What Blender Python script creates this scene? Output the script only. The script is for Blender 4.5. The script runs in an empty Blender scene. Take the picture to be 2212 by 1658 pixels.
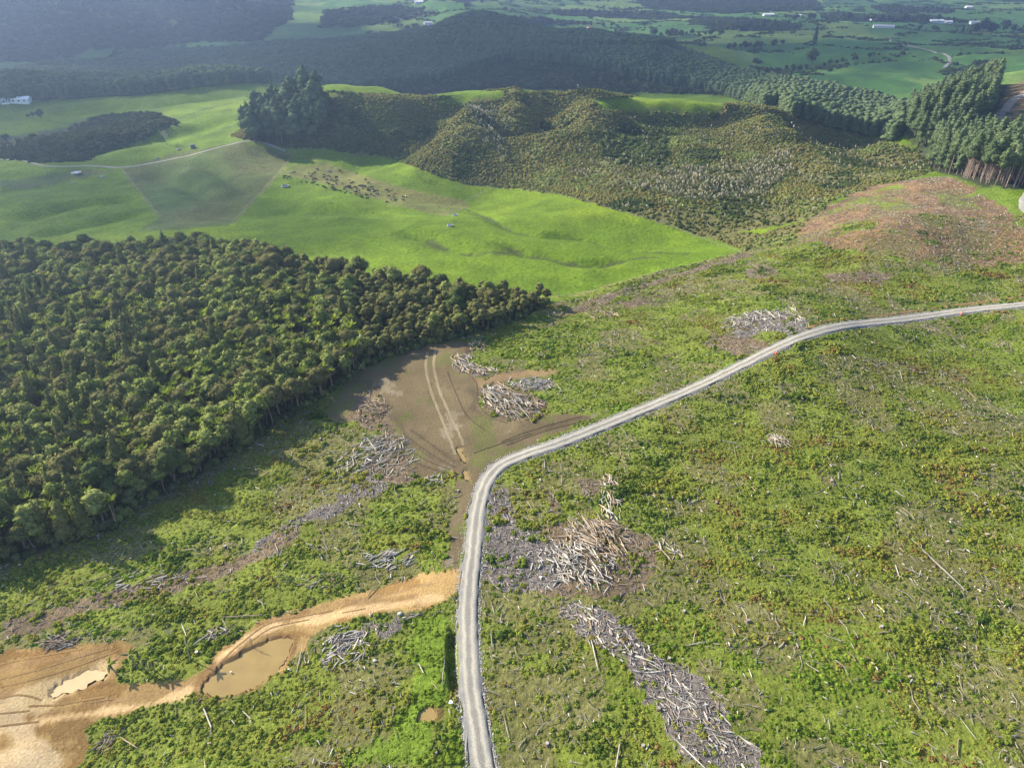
import bpy, math, random
import numpy as np
from mathutils import Vector
R = math.radians
rng = np.random.default_rng(7)
random.seed(7)
sc = bpy.context.scene

# ------------------------------------------------------------------ camera, sky, sun, exposure
F_D, CU, CV = 1512.0, 1106.0, 829.0          # focal length and centre in the 2212 px wide frame the layout was measured in
PITCH, CAM_H = 31.9, 125.0
cam_d = bpy.data.cameras.new('camera'); cam = bpy.data.objects.new('camera', cam_d)
sc.collection.objects.link(cam); sc.camera = cam
cam_d.sensor_width = 36; cam_d.lens = 36*F_D/2212.0
cam_d.clip_start = 1; cam_d.clip_end = 20000
cam.location = (0, 0, CAM_H); cam.rotation_euler = (R(90-PITCH), 0, 0)

SUN_EL = 31.0
SUN_H = Vector((-0.89, 0.455)).normalized()
world = bpy.data.worlds.new('World'); sc.world = world; world.use_nodes = True
wn = world.node_tree
sky = wn.nodes.new('ShaderNodeTexSky'); sky.sky_type = 'NISHITA'; sky.sun_disc = False
sky.sun_elevation = R(SUN_EL); sky.sun_rotation = math.atan2(SUN_H.x, SUN_H.y)
sky.air_density = 1.0; sky.dust_density = 1.2; sky.ozone_density = 1.5
wn.links.new(sky.outputs[0], wn.nodes['Background'].inputs[0])
wn.nodes['Background'].inputs[1].default_value = 0.085
sun_d = bpy.data.lights.new('sun', 'SUN'); sun = bpy.data.objects.new('sun', sun_d); sc.collection.objects.link(sun)
sun_d.energy = 4.9; sun_d.angle = R(0.5); sun_d.color = (1.0, 0.90, 0.70)
to_sun = Vector((SUN_H.x*math.cos(R(SUN_EL)), SUN_H.y*math.cos(R(SUN_EL)), math.sin(R(SUN_EL))))
sun.rotation_euler = to_sun.to_track_quat('Z', 'Y').to_euler(); sun.location = (-300, 100, 400)
sc.view_settings.view_transform = 'Standard'; sc.view_settings.look = 'None'
sc.view_settings.gamma = 1; sc.view_settings.use_curve_mapping = False
sc.view_settings.exposure = 1.78
cy = sc.cycles
cy.use_denoising = True; cy.max_bounces = 5; cy.diffuse_bounces = 2; cy.glossy_bounces = 1; cy.transmission_bounces = 3
cy.volume_bounces = 0; cy.use_adaptive_sampling = True; cy.adaptive_threshold = 0.02
HAZE = 0.00024

# ------------------------------------------------------------------ noise and projection
def _h(ix, iy, s):
    a = (ix.astype(np.int64)*374761393 + iy.astype(np.int64)*668265263 + s*2147483647 + 12345) & 0xffffffff
    a = ((a ^ (a >> 13))*1274126177) & 0xffffffff
    a = a ^ (a >> 16)
    return (a & 0xffffff)/float(0xffffff)
def vnoise(x, y, s=0):
    x = np.asarray(x, float); y = np.asarray(y, float)
    ix = np.floor(x); iy = np.floor(y); fx = x-ix; fy = y-iy
    fx = fx*fx*fx*(fx*(fx*6-15)+10); fy = fy*fy*fy*(fy*(fy*6-15)+10)
    a = _h(ix, iy, s); b = _h(ix+1, iy, s); c = _h(ix, iy+1, s); d = _h(ix+1, iy+1, s)
    return (a+(b-a)*fx)*(1-fy)+(c+(d-c)*fx)*fy
def fbm(x, y, s=0, o=4, g=.5):
    t = 0; a = 1; n = 0
    for i in range(o):
        t = t+a*(vnoise(x*2**i+17.3*i, y*2**i-9.1*i, s+i)*2-1); n += a; a *= g
    return t/n
CO, SI = math.cos(R(PITCH)), math.sin(R(PITCH))
def ray(u, v):
    a = (np.asarray(u, float)-CU)/F_D; b = (CV-np.asarray(v, float))/F_D
    return np.stack([a, CO+b*SI, -SI+b*CO], -1)
def at(u, v, Y):
    d = ray(u, v); t = Y/d[..., 1]
    return np.stack([d[..., 0]*t, d[..., 1]*t, CAM_H+d[..., 2]*t], -1)
def project(x, y, z):
    zz = np.asarray(z)-CAM_H
    dep = y*CO-zz*SI
    dep = np.where(dep < 5, 5, dep)
    return CU+F_D*x/dep, CV-F_D*(y*SI+zz*CO)/dep, dep
def inpoly(u, v, poly):
    p = np.asarray(poly, float)
    r = np.zeros(u.shape, bool)
    m = (u >= p[:, 0].min()) & (u <= p[:, 0].max()) & (v >= p[:, 1].min()) & (v <= p[:, 1].max())
    if not m.any(): return r
    uu, vv = u[m], v[m]; rr = np.zeros(uu.shape, bool)
    for (x0, y0), (x1, y1) in zip(p, np.roll(p, -1, 0)):
        c = (y0 > vv) != (y1 > vv)
        if y0 != y1: rr ^= c & (uu < (x1-x0)*(vv-y0)/(y1-y0)+x0)
    r[m] = rr
    return r
def seg_dist(x, y, pts):
    best = np.full(np.shape(x), 1e9); par = np.zeros(np.shape(x)); n = len(pts)-1
    for i in range(n):
        ax, ay = pts[i][:2]; bx, by = pts[i+1][:2]; dx, dy = bx-ax, by-ay; L = dx*dx+dy*dy+1e-9
        t = np.clip(((x-ax)*dx+(y-ay)*dy)/L, 0, 1)
        d = np.hypot(x-ax-t*dx, y-ay-t*dy); m = d < best
        best = np.where(m, d, best); par = np.where(m, (i+t)/n, par)
    return best, par

# ------------------------------------------------------------------ terrain heights
CTRL = [  # u, v, forward distance in m
 (1500,622,285),(1607,553,325),(1037,535,345),(1037,467,415),(864,415,480),(1123,420,490),(605,363,545),(605,322,598),
 (1296,450,430),(1037,408,515),(1440,500,380),(760,345,570),(850,335,575),
 (668,222,622),(720,225,615),(590,270,600),(545,290,615),(520,300,600),
 (864,206,655),(1000,210,650),(1100,200,668),(1200,200,672),(1290,212,660),(1400,222,650),(1560,228,640),(1650,232,640),(1720,268,610),
 (900,330,560),(1000,330,545),(1200,330,545),(1400,340,520),(1550,380,470),(1700,420,430),
 (1830,310,580),(1960,330,540),(1640,362,500),(1814,345,515),
 (1900,484,330),(2160,550,300),(2060,385,405),(2212,455,350),(2150,415,385),(1990,385,415),(1720,510,350),(1980,270,560),(2160,243,600),(2150,190,700),
 (2212,655,260),(1600,600,290),(1900,580,295),(2212,575,290),(1830,700,235),(2400,640,262),
 (86,190,830),(-150,200,800),(518,172,850),(216,205,800),(0,262,720),(170,262,730),(345,287,620),(484,250,665),(173,355,545),(390,330,580),(0,350,560),
 (390,415,480),(130,435,460),(345,510,375),(0,520,370),(-200,480,400),(250,540,340),
 (864,215,655),
 (1037,84,1330),(1120,98,1320),(950,118,1270),(850,140,1200),(1348,114,1150),(1250,98,1240),(700,150,1150),
 (1728,220,800),(1900,285,660),(1730,207,900),(1640,155,1150),(1640,86,1600),(1700,52,1950),(1900,120,1250),(2150,110,1300),(2100,60,1900),(1700,26,2350),(2100,26,2350),
 (1640,4,2800),(2100,-4,2900),(1000,30,2250),(700,60,1800),(1000,10,2600),(700,20,2200),
 (260,164,1150),(0,170,1050),(260,112,1400),(0,120,1350),(260,52,1650),(0,40,1650),(260,0,1900),(0,-20,1850),(260,-60,2300),(600,40,1950),(480,90,1500),(600,112,1400),(450,-10,2300),
]
P = [at(u, v, Y) for u, v, Y in CTRL]
P += [np.array(p, float) for p in [
 (-150,80,-2),(0,50,0),(150,80,-5),(-200,150,-7),(-120,200,-4),(-60,140,-1),(0,110,0),(60,120,-1),(120,130,-4),(200,170,-4),(-20,200,0),(60,220,0),(0,260,-1),
 (-120,260,-2),(-180,300,-4),(-260,260,-12),(-60,300,-2),(140,230,0),(-300,150,-15),(260,230,1),(0,20,0),(-90,110,-1),(-35,88,0),
 (-60,820,-38),(80,850,-42),(220,850,-40),(350,800,-35),(0,1000,-50),(150,1000,-50),(-180,850,-32),(-180,760,-14),(500,760,-8),
 (0,1700,-45),(300,1600,-42),(-400,1000,-38),(-300,1700,-35),
 (-3000,4500,420),(-1200,3600,330),(-300,3800,260),(600,4200,240),(2000,4600,230),(4000,4500,200),(-4000,2500,320),(3500,2500,20),(5000,1000,30),(-4000,800,100),(-1500,1000,-10),(2000,900,0),
 (-900,300,-30),(1000,300,10),(-600,-300,-20),(600,-300,-20),(0,7500,500),(-5000,7000,500),(5000,7000,400)]]
P = np.array(P)
_cc = 12+0.05*np.hypot(P[:, 0], P[:, 1])
def _phi(x, y):
    d2 = (x[:, None]-P[None, :, 0])**2+(y[:, None]-P[None, :, 1])**2
    return np.sqrt(d2+_cc[None]**2)
_A = _phi(P[:, 0], P[:, 1])+np.eye(len(P))*(-0.4)
_n = len(P); _M = np.zeros((_n+1, _n+1)); _M[:_n, :_n] = _A; _M[_n, :_n] = 1; _M[:_n, _n] = 1
_w = np.linalg.solve(_M, np.append(P[:, 2], 0))
_P32 = P.astype(np.float32); _c32 = (_cc**2).astype(np.float32)[None]; _w32 = _w[:_n].astype(np.float32)
SPURS = [  # polyline of (u, v, Y) px, height, half width
 ([(1003,216,650),(1013,268,600),(1075,318,566)], 23, 44),
 ([(1087,200,665),(1115,238,630),(1150,256,608)], 15, 30),
 ([(1258,203,665),(1279,228,640),(1296,262,610),(1262,335,562)], 23, 48),
 ([(1610,235,648),(1676,287,600),(1745,318,565)], 22, 44),
 ([(860,215,650),(850,260,610)], 9, 32),
 ([(1040,226,640),(1090,285,590),(1116,312,570)], -8, 32),
 ([(1210,240,635),(1190,300,585)], -6, 34),
 ([(1420,260,605),(1380,330,540)], -6, 44)]
SPURS = [(np.array([at(*p) for p in pl]), a, w) for pl, a, w in SPURS]
def sstep(e0, e1, x):
    t = np.clip((x-e0)/(e1-e0), 0, 1); return t*t*(3-2*t)
FOLDS = []
DITCH = None
CARVE = []                                      # (polygon in x, y; level; depth) for ponds, filled below
def H0(x, y):
    x = np.asarray(x, float).ravel(); y = np.asarray(y, float).ravel()
    out = np.empty(len(x))
    for i in range(0, len(x), 40000):
        dx = x[i:i+40000].astype(np.float32)[:, None]-_P32[None, :, 0]; dy = y[i:i+40000].astype(np.float32)[:, None]-_P32[None, :, 1]
        dx *= dx; dy *= dy; dx += dy; dx += _c32; np.sqrt(dx, out=dx); out[i:i+40000] = dx @ _w32+_w[_n]
    r = np.hypot(x, y)
    near = 1-sstep(300, 360, r)
    mid = sstep(300, 380, r)*(1-sstep(1300, 1800, r))
    out += near*(fbm(x/26, y/26, 1, 3)*0.9+fbm(x/7, y/7, 3, 3)*.22)
    out += mid*(fbm(x/75, y/75, 5, 3)*4.8+fbm(x/24, y/24, 6, 3)*.8)
    far = sstep(700, 1100, r)
    out += far*fbm(x/210, y/210, 9, 4)*9
    hill = sstep(1500, 2000, r)*sstep(300, -200, x)
    out += hill*(.5-np.abs(fbm(x/420, y/420, 13, 4)))*90
    scr = sstep(470, 540, y)*(1-sstep(690, 740, y))*sstep(-180, -120, x)*(1-sstep(330, 400, x))
    out += scr*(fbm(x/38, y/38, 21, 3)*3.4)
    out -= 19*sstep(562, 592, y)*(1-sstep(634, 655, y))*sstep(-100, -50, x)*(1-sstep(300, 370, x))
    out += 17*np.exp(-((x+62)**2+(y-1330)**2)/(2*70**2))+7*np.exp(-((x-85)**2+(y-1290)**2)/(2*60**2))
    out += sstep(780, 950, y)*(1-sstep(2300, 2700, y))*sstep(150, 350, x)*fbm(x/150+y/400, y/120, 27, 3)*9
    im = np.where((x > -260) & (x < 420) & (y > 430) & (y < 780))[0]
    for pl, a, w in SPURS:
        if not len(im): break
        d, t = seg_dist(x[im], y[im], pl)
        out[im] += a*np.exp(-(d/w*1.75)**2)*np.clip(np.minimum(t/.45+.03, (1-t)/.4+.08), 0, 1)
    return out
def H(x, y):
    shp = np.shape(x); x = np.asarray(x, float).ravel(); y = np.asarray(y, float).ravel()
    z = H0(x, y)
    for ln_, dp_, wd_ in FOLDS:
        m = np.where((x > ln_[:, 0].min()-wd_) & (x < ln_[:, 0].max()+wd_) & (y > ln_[:, 1].min()-wd_) & (y < ln_[:, 1].max()+wd_))[0]
        if len(m):
            d, t = seg_dist(x[m], y[m], ln_); z[m] -= 1.5*dp_*np.exp(-(d/wd_*2.2)**2)*np.clip(np.minimum(t, 1-t)*5, 0, 1)
    if DITCH is not None:
        m = np.where((np.abs(x-DITCH[:, 0].mean()) < 25) & (np.abs(y-DITCH[:, 1].mean()) < 30))[0]
        d, t = seg_dist(x[m], y[m], DITCH); z[m] -= 1.6*np.clip(1-(d-.75)/.5, 0, 1)*np.clip(np.minimum(t, 1-t)*6, 0, 1)
    for poly, lvl, dep in CARVE:
        m = inpoly(x, y, poly)
        z = np.where(m, lvl-dep, z)
    return z.reshape(shp)
def unproj(u, v):
    """the ground point seen at a pixel, by marching the ray over the terrain"""
    u = np.atleast_1d(np.asarray(u, float)); v = np.atleast_1d(np.asarray(v, float))
    d = ray(u, v); lo = np.full(len(u), 40.); hi = np.full(len(u), 4000.); done = np.zeros(len(u), bool)
    Y = 50.
    while Y < 4000 and not done.all():
        Y2 = Y*1.02
        i = ~done
        p = d[i]*(Y2/d[i, 1:2]); z = H0(p[:, 0], p[:, 1])
        hit = CAM_H+p[:, 2] < z
        ii = np.where(i)[0][hit]
        lo[ii] = Y; hi[ii] = Y2; done[ii] = True; Y = Y2
    for _ in range(9):
        m = (lo+hi)/2; p = d*(m/d[:, 1])[:, None]; b = CAM_H+p[:, 2] < H0(p[:, 0], p[:, 1])
        hi = np.where(b, m, hi); lo = np.where(b, lo, m)
    p = d*(hi/d[:, 1])[:, None]
    return np.stack([p[:, 0], p[:, 1], H0(p[:, 0], p[:, 1])], -1)
def dense(pl, step=14):
    out = []
    for (a, b), (c, e) in zip(pl[:-1], pl[1:]):
        n = max(1, int(math.hypot(c-a, e-b)/step))
        out += [(a+(c-a)*k/n, b+(e-b)*k/n) for k in range(n)]
    return out+[pl[-1]]
def smooth_line(pl, step=12):
    """Catmull-Rom through the points"""
    p = [pl[0]]+list(pl)+[pl[-1]]; out = []
    for i in range(1, len(p)-2):
        p0, p1, p2, p3 = [np.array(q, float) for q in p[i-1:i+3]]
        n = max(2, int(np.linalg.norm(p2-p1)/step))
        for k in range(n):
            t = k/n
            out.append(.5*((2*p1)+(-p0+p2)*t+(2*p0-5*p1+4*p2-p3)*t*t+(-p0+3*p1-3*p2+p3)*t**3))
    out.append(np.array(pl[-1], float))
    return np.array(out)

# ------------------------------------------------------------------ land cover, polygons in 2212 px frame coordinates
PAST, CLEAR, NATIVE, SCRUB, SLASH, CLAY, PAD, LITTER, PINE, BUSH, BROWN, TAN, LUSH, MUD, FARP, RUST, GULLY = range(17)
FOREST_POLY = [(-600,540),(0,560),(250,560),(450,542),(600,565),(800,605),(1000,635),(1185,652),(1200,660),(1130,690),(1000,728),(930,745),(860,765),(790,792),(700,850),(560,945),(400,1040),(300,1090),(250,1140),(150,1172),(0,1215),(-600,1420)]
CLAY_POLY = [(-300,1470),(-60,1440),(40,1400),(130,1390),(280,1385),(298,1395),(270,1430),(245,1455),(250,1478),(320,1475),(400,1465),(440,1440),(500,1390),(560,1345),(590,1330),(680,1310),(760,1288),(850,1260),(920,1240),(1000,1228),(1002,1275),(960,1302),(900,1318),(850,1318),(760,1332),(700,1352),(662,1375),(660,1402),(640,1414),(600,1450),(540,1490),(470,1508),(440,1490),(350,1522),(250,1542),(178,1572),(190,1600),(180,1640),(150,1665),(140,1720),(-300,1720)]
PAD_POLY = [(700,872),(740,830),(790,792),(860,765),(930,745),(990,733),(1030,742),(1010,772),(985,792),(1012,812),(1040,820),(1120,798),(1185,800),(1190,812),(1120,822),(1045,832),(1030,850),(1032,875),(1055,893),(1100,908),(1200,890),(1290,895),(1150,960),(1095,985),(1055,1020),(1022,1052),(1000,1032),(960,1012),(905,1040),(870,1032),(880,1000),(858,960),(840,925),(830,900),(790,880),(770,912),(722,912)]
CLEAR_POLY = [(1185,655),(1240,643),(1430,585),(1600,546),(1720,515),(1900,552),(2050,578),(2212,570),(4000,560),(6000,9000),(-4000,9000),(-2500,1700),(-600,1420),(0,1215),(150,1172),(250,1140),(300,1090),(400,1040),(560,945),(700,850),(790,792),(930,745),(1130,690)]
SCRUB_POLY = [(500,295),(545,255),(620,215),(680,196),(760,200),(864,206),(1000,208),(1075,190),(1250,190),(1640,205),(1720,255),(1830,285),(1960,320),(2015,372),(1900,402),(1800,432),(1740,492),(1625,515),(1500,506),(1400,472),(1200,416),(1000,396),(900,362),(850,345),(800,333),(690,322),(610,318)]
AREAS = [  # class, polygon, nearest and farthest forward distance
 (FARP, [(-2000,-400),(4000,-400),(4000,300),(2212,300),(1700,210),(1560,100),(1040,90),(600,130),(0,220),(-2000,220)], 760, 9e9),
 (BUSH, [(-2000,-600),(640,-600),(630,40),(560,90),(420,92),(330,105),(200,108),(110,135),(0,150),(-2000,150)], 1250, 9e9),
 (BUSH, [(640,-600),(640,-20),(1000,4),(1200,-6),(1500,6),(1900,-4),(4000,-30),(4000,-600)], 1500, 9e9),
 (BUSH, [(1340,-20),(1740,-20),(1780,22),(1560,30),(1400,20)], 1250, 9e9),
 (BUSH, [(1490,36),(1660,44),(1735,56),(1730,66),(1600,68),(1490,50)], 1250, 9e9),
 (BUSH, [(1770,30),(2000,37),(2120,50),(1990,49),(1790,45)], 1250, 9e9),
 (BUSH, [(1010,34),(1180,42),(1300,52),(1180,56),(1010,46)], 1250, 9e9),
 (BUSH, [(1190,22),(1420,28),(1500,38),(1400,42),(1200,33)], 1250, 9e9),
 (BUSH, [(1880,14),(2060,20),(2060,30),(1900,26)], 1250, 9e9),
 (BUSH, [(700,25),(860,10),(960,28),(800,55),(690,62)], 1200, 9e9),
 (PINE, [(-600,250),(-600,170),(0,178),(100,150),(250,140),(330,118),(480,118),(600,100),(700,100),(860,82),(940,60),(1040,45),(1140,70),(1210,66),(1330,84),(1440,105),(1600,168),(1800,200),(1960,240),(2010,300),(1960,320),(1830,290),(1720,262),(1640,228),(1560,205),(1300,195),(1090,190),(930,205),(760,200),(600,178),(500,180),(300,205),(100,215),(0,225)], 700, 1600),
 (BUSH, [(930,180),(1100,130),(1250,140),(1400,175),(1560,205),(1300,196),(1090,190),(930,206),(760,202)], 700, 1200),
 (PINE, [(1480,150),(1600,178),(1800,208),(1960,245),(2010,300),(1975,318),(1830,282),(1720,256),(1620,222)], 560, 1200),
 (BUSH, [(-100,290),(60,296),(230,250),(330,243),(385,265),(280,312),(180,347),(80,352),(-100,330)], 500, 800),
 (SCRUB, SCRUB_POLY, 380, 730),
 (SCRUB, [(1470,500),(1640,505),(1760,470),(1800,440),(1728,512),(1606,543),(1560,522)], 300, 460),
 (GULLY, [(1005,220),(1040,228),(1115,250),(1115,275),(1085,300),(1095,350),(1050,320),(1020,270)], 380, 730),
 (GULLY, [(1230,380),(1330,330),(1420,345),(1520,370),(1700,330),(1740,350),(1640,430),(1520,440),(1400,420)], 380, 730),
 (PAST, [(690,198),(760,205),(690,212)], 600, 760),
 (PAST, [(936,222),(985,203),(1090,194),(1082,212),(1010,222)], 560, 780),
 (PAST, [(1285,215),(1400,207),(1560,213),(1563,243),(1440,243),(1300,238)], 540, 780),
 (PAST, [(1100,192),(1230,193),(1230,200),(1090,200)], 620, 780),
 (SCRUB, [(1720,256),(2010,330),(2010,372),(1700,420)], 430, 600),
 (BROWN, [(265,365),(380,330),(520,306),(632,336),(592,385),(500,482),(440,520),(300,540),(280,510),(345,470),(318,432)], 380, 700),
 (TAN, [(608,376),(640,358),(700,350),(760,372),(880,408),(1000,433),(1015,448),(960,468),(850,442),(740,407)], 380, 700),
 (BROWN, [(-50,398),(150,368),(250,368),(200,380),(60,410)], 380, 700),
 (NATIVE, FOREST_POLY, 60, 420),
 (CLEAR, CLEAR_POLY, -9e9, 352),
 (CLEAR, [(1712,512),(1800,440),(1900,402),(1992,378),(2060,383),(2150,418),(2212,460),(2600,500),(2600,570),(2212,572),(2050,575),(1900,550)], 250, 430),
 (SLASH, [(1712,512),(1800,432),(1900,402),(1992,378),(2060,383),(2150,418),(2212,460),(2600,500),(2600,570),(2212,572),(2050,575),(1900,550)], 250, 430),
 (PINE, [(2020,372),(1985,330),(1960,290),(1950,230),(1990,180),(2120,160),(2400,180),(2400,300),(2600,400),(2212,435),(2150,412),(2060,380)], 390, 760),
 (SLASH, [(2190,170),(2400,170),(2400,250),(2212,330),(2130,300),(2150,250)], 480, 1000),
 (LUSH, [(2070,420),(2110,415),(2160,430),(2212,480),(2212,455),(2160,405),(2120,402)], 300, 420),
 (NATIVE, [(700,820),(790,770),(700,850)], 60, 420),
 (PAD, PAD_POLY, 60, 420),
 (PAD, [(990,1030),(1022,1050),(1012,1090),(1000,1180),(990,1235),(955,1222),(970,1150),(985,1080)], 60, 300),
 (CLAY, CLAY_POLY, 40, 300),
 (MUD, [(1110,1260),(1130,1150),(1240,1118),(1330,1120),(1380,1150),(1432,1182),(1400,1270),(1330,1292),(1200,1292)], 60, 300),
 (MUD, [(1180,1060),(1200,1060),(1215,1110),(1180,1115)], 60, 300),
 (LITTER, [(1050,1062),(1102,1058),(1102,1130),(1182,1150),(1232,1202),(1222,1258),(1132,1272),(1058,1272),(1042,1250),(1050,1130)], 60, 300),
 (LITTER, [(1210,1300),(1300,1318),(1400,1390),(1480,1450),(1560,1540),(1690,1690),(1600,1700),(1480,1620),(1380,1500),(1310,1410),(1230,1340)], 60, 300),
 (LITTER, [(700,1090),(830,1012),(882,1022),(820,1062),(700,1122),(640,1152),(560,1202),(540,1190),(600,1150)], 60, 300),
 (LITTER, [(1110,830),(1190,812),(1195,840),(1130,850)], 60, 300),
 (LITTER, [(1580,690),(1640,672),(1750,680),(1740,710),(1700,730),(1640,712),(1590,740),(1570,735)], 60, 320),
 (LITTER, [(700,1420),(760,1360),(860,1330),(800,1380),(720,1440)], 60, 300),
 (MUD, [(560,1192),(600,1148),(660,1132),(650,1162),(520,1230),(380,1282),(200,1320),(0,1385),(0,1345),(200,1286),(400,1234)], 60, 300),
 (MUD, [(1240,1032),(1300,1038),(1302,1062),(1260,1075)], 60, 300),
 (MUD, [(1210,680),(1290,640),(1400,610),(1600,548),(1640,548),(1500,590),(1330,640),(1290,668)], 60, 340),
 (MUD, [(1028,845),(1060,826),(1120,832),(1180,868),(1172,905),(1100,912),(1050,892)], 60, 320),
 (MUD, [(755,905),(765,855),(800,845),(845,870),(850,930),(800,930)], 60, 320),
 (MUD, [(850,930),(890,1000),(900,1040),(850,1048),(780,1010),(800,960)], 60, 320),
 (MUD, [(985,800),(985,772),(1010,780),(1055,800),(1060,815),(1010,815)], 60, 320),
 (MUD, [(1610,580),(1660,572),(1690,590),(1650,602),(1615,600)], 60, 345),
 (MUD, [(1770,592),(1850,585),(1930,592),(1900,612),(1800,608)], 60, 345),
 (MUD, [(1330,655),(1400,640),(1420,652),(1360,668)], 60, 345),
 (MUD, [(1540,720),(1640,735),(1720,745),(1600,770),(1520,745)], 60, 345),
 (LUSH, [(870,1330),(975,1320),(985,1400),(970,1500),(960,1660),(740,1660),(860,1560),(900,1440)], 60, 300),
 (LUSH, [(1330,890),(1450,850),(1600,780),(1690,735),(1670,765),(1480,850),(1330,910)], 60, 300),
]
SMOOTH_EDGE = {PAST, BROWN, TAN, CLAY, PAD}
def cover(x, y, z):
    u, v, dep = project(x, y, z)
    j = np.clip(2.2*dep/250, 1, 4)
    u2 = u+fbm(x/5, y/5, 31, 3)*8*250/np.maximum(dep, 130)*1.3; v2 = v+fbm(x/5, y/5, 35, 3)*5*250/np.maximum(dep, 130)
    u3 = u2+(fbm(x/11, y/11, 33, 3)*26+fbm(x/2.5, y/2.5, 34, 2)*14)*250/np.maximum(dep, 130); v3 = v2+fbm(x/11, y/11, 37, 3)*17*250/np.maximum(dep, 130)
    r_ = 1
    c = np.full(x.shape, PAST)
    for k, poly, y0, y1 in AREAS:
        hard = k in (PAST, BROWN, TAN)
        us, vs = (u, v) if hard else (u3, v3) if k in (LITTER, LUSH, SLASH) else (u2, v2)
        m = inpoly(us, vs, poly) & (y > y0) & (y < y1)
        if k == SLASH: m &= ~((fbm(x/16, y/16, 39, 3) > .2) & (r_ > 0))
        c[m] = k
    return c, u, v, dep
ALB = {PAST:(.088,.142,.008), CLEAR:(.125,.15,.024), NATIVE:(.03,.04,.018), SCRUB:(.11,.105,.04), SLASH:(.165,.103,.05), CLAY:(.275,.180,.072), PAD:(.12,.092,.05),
       LITTER:(.125,.108,.094), PINE:(.04,.05,.025), BUSH:(.045,.055,.028), BROWN:(.080,.098,.030), TAN:(.115,.125,.034), LUSH:(.12,.175,.02), MUD:(.125,.092,.056), FARP:(.05,.12,.028), RUST:(.2,.1,.04), GULLY:(.12,.13,.055)}
LUT = np.array([ALB[k] for k in range(17)])

# ------------------------------------------------------------------ materials
def mat_base(name):
    m = bpy.data.materials.new(name); m.use_nodes = True; nt = m.node_tree; nt.nodes.clear()
    return m, nt, nt.nodes.new, nt.links.new
def nmul(nt, a, b):
    n = nt.nodes.new('ShaderNodeMix'); n.data_type = 'RGBA'; n.blend_type = 'MULTIPLY'; n.inputs[0].default_value = 1
    nt.links.new(a, n.inputs[6]); nt.links.new(b, n.inputs[7]); return n.outputs[2]
def nnoise(nt, vec, scale, detail=3, rough=.55):
    n = nt.nodes.new('ShaderNodeTexNoise'); n.inputs['Scale'].default_value = scale; n.inputs['Detail'].default_value = detail; n.inputs['Roughness'].default_value = rough
    nt.links.new(vec, n.inputs['Vector']); return n.outputs['Fac']
def nrange(nt, val, a, b, c, d):
    n = nt.nodes.new('ShaderNodeMapRange'); n.inputs[1].default_value = a; n.inputs[2].default_value = b; n.inputs[3].default_value = c; n.inputs[4].default_value = d
    nt.links.new(val, n.inputs[0]); return n.outputs[0]
def nramp(nt, val, stops):
    n = nt.nodes.new('ShaderNodeValToRGB'); cr = n.color_ramp
    while len(cr.elements) < len(stops): cr.elements.new(.5)
    for e, (p, c) in zip(cr.elements, stops): e.position = p; e.color = (*c, 1)
    nt.links.new(val, n.inputs[0]); return n.outputs[0]
def principled(nt, col=None, rough=.9, spec=.2, bump=None):
    b = nt.nodes.new('ShaderNodeBsdfPrincipled'); b.inputs['Roughness'].default_value = rough; b.inputs['Specular IOR Level'].default_value = spec
    if col is not None:
        if isinstance(col, tuple): b.inputs['Base Color'].default_value = (*col, 1)
        else: nt.links.new(col, b.inputs['Base Color'])
    if bump is not None: nt.links.new(bump, b.inputs['Normal'])
    o = nt.nodes.new('ShaderNodeOutputMaterial'); nt.links.new(b.outputs[0], o.inputs[0]); return b
def nbump(nt, h, dist, strength=1.0):
    n = nt.nodes.new('ShaderNodeBump'); n.inputs['Strength'].default_value = strength; n.inputs['Distance'].default_value = dist
    nt.links.new(h, n.inputs['Height']); return n.outputs[0]

def ground_mat(name, fine=.9, contrast=.45, bump=.25):
    m, nt, N, L = mat_base(name)
    g = N('ShaderNodeNewGeometry'); at_ = N('ShaderNodeAttribute'); at_.attribute_name = 'Col'
    a = nrange(nt, nnoise(nt, g.outputs['Position'], fine, 5, .65), .25, .75, 1-contrast, 1+contrast)
    b = nrange(nt, nnoise(nt, g.outputs['Position'], .07, 4), .3, .7, .82, 1.2)
    c = nmul(nt, nmul(nt, at_.outputs['Color'], a), b)
    bm = nbump(nt, nnoise(nt, g.outputs['Position'], fine*.8, 5, .65), bump*2.2)
    principled(nt, c, .95, .1, bm); return m
def plain_mat(name, col, rough=.8, spec=.3, var=.25, scale=2.0, bump=0):
    m, nt, N, L = mat_base(name)
    g = N('ShaderNodeTexCoord'); oi = N('ShaderNodeObjectInfo')
    rgb = N('ShaderNodeRGB'); rgb.outputs[0].default_value = (*col, 1)
    f = nnoise(nt, g.outputs['Object'], scale, 4)
    c = nmul(nt, rgb.outputs[0], nrange(nt, f, .25, .75, 1-var, 1+var))
    c = nmul(nt, c, nrange(nt, oi.outputs['Random'], 0, 1, 1-var*.8, 1+var*.8))
    principled(nt, c, rough, spec, nbump(nt, f, bump) if bump else None); return m
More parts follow.
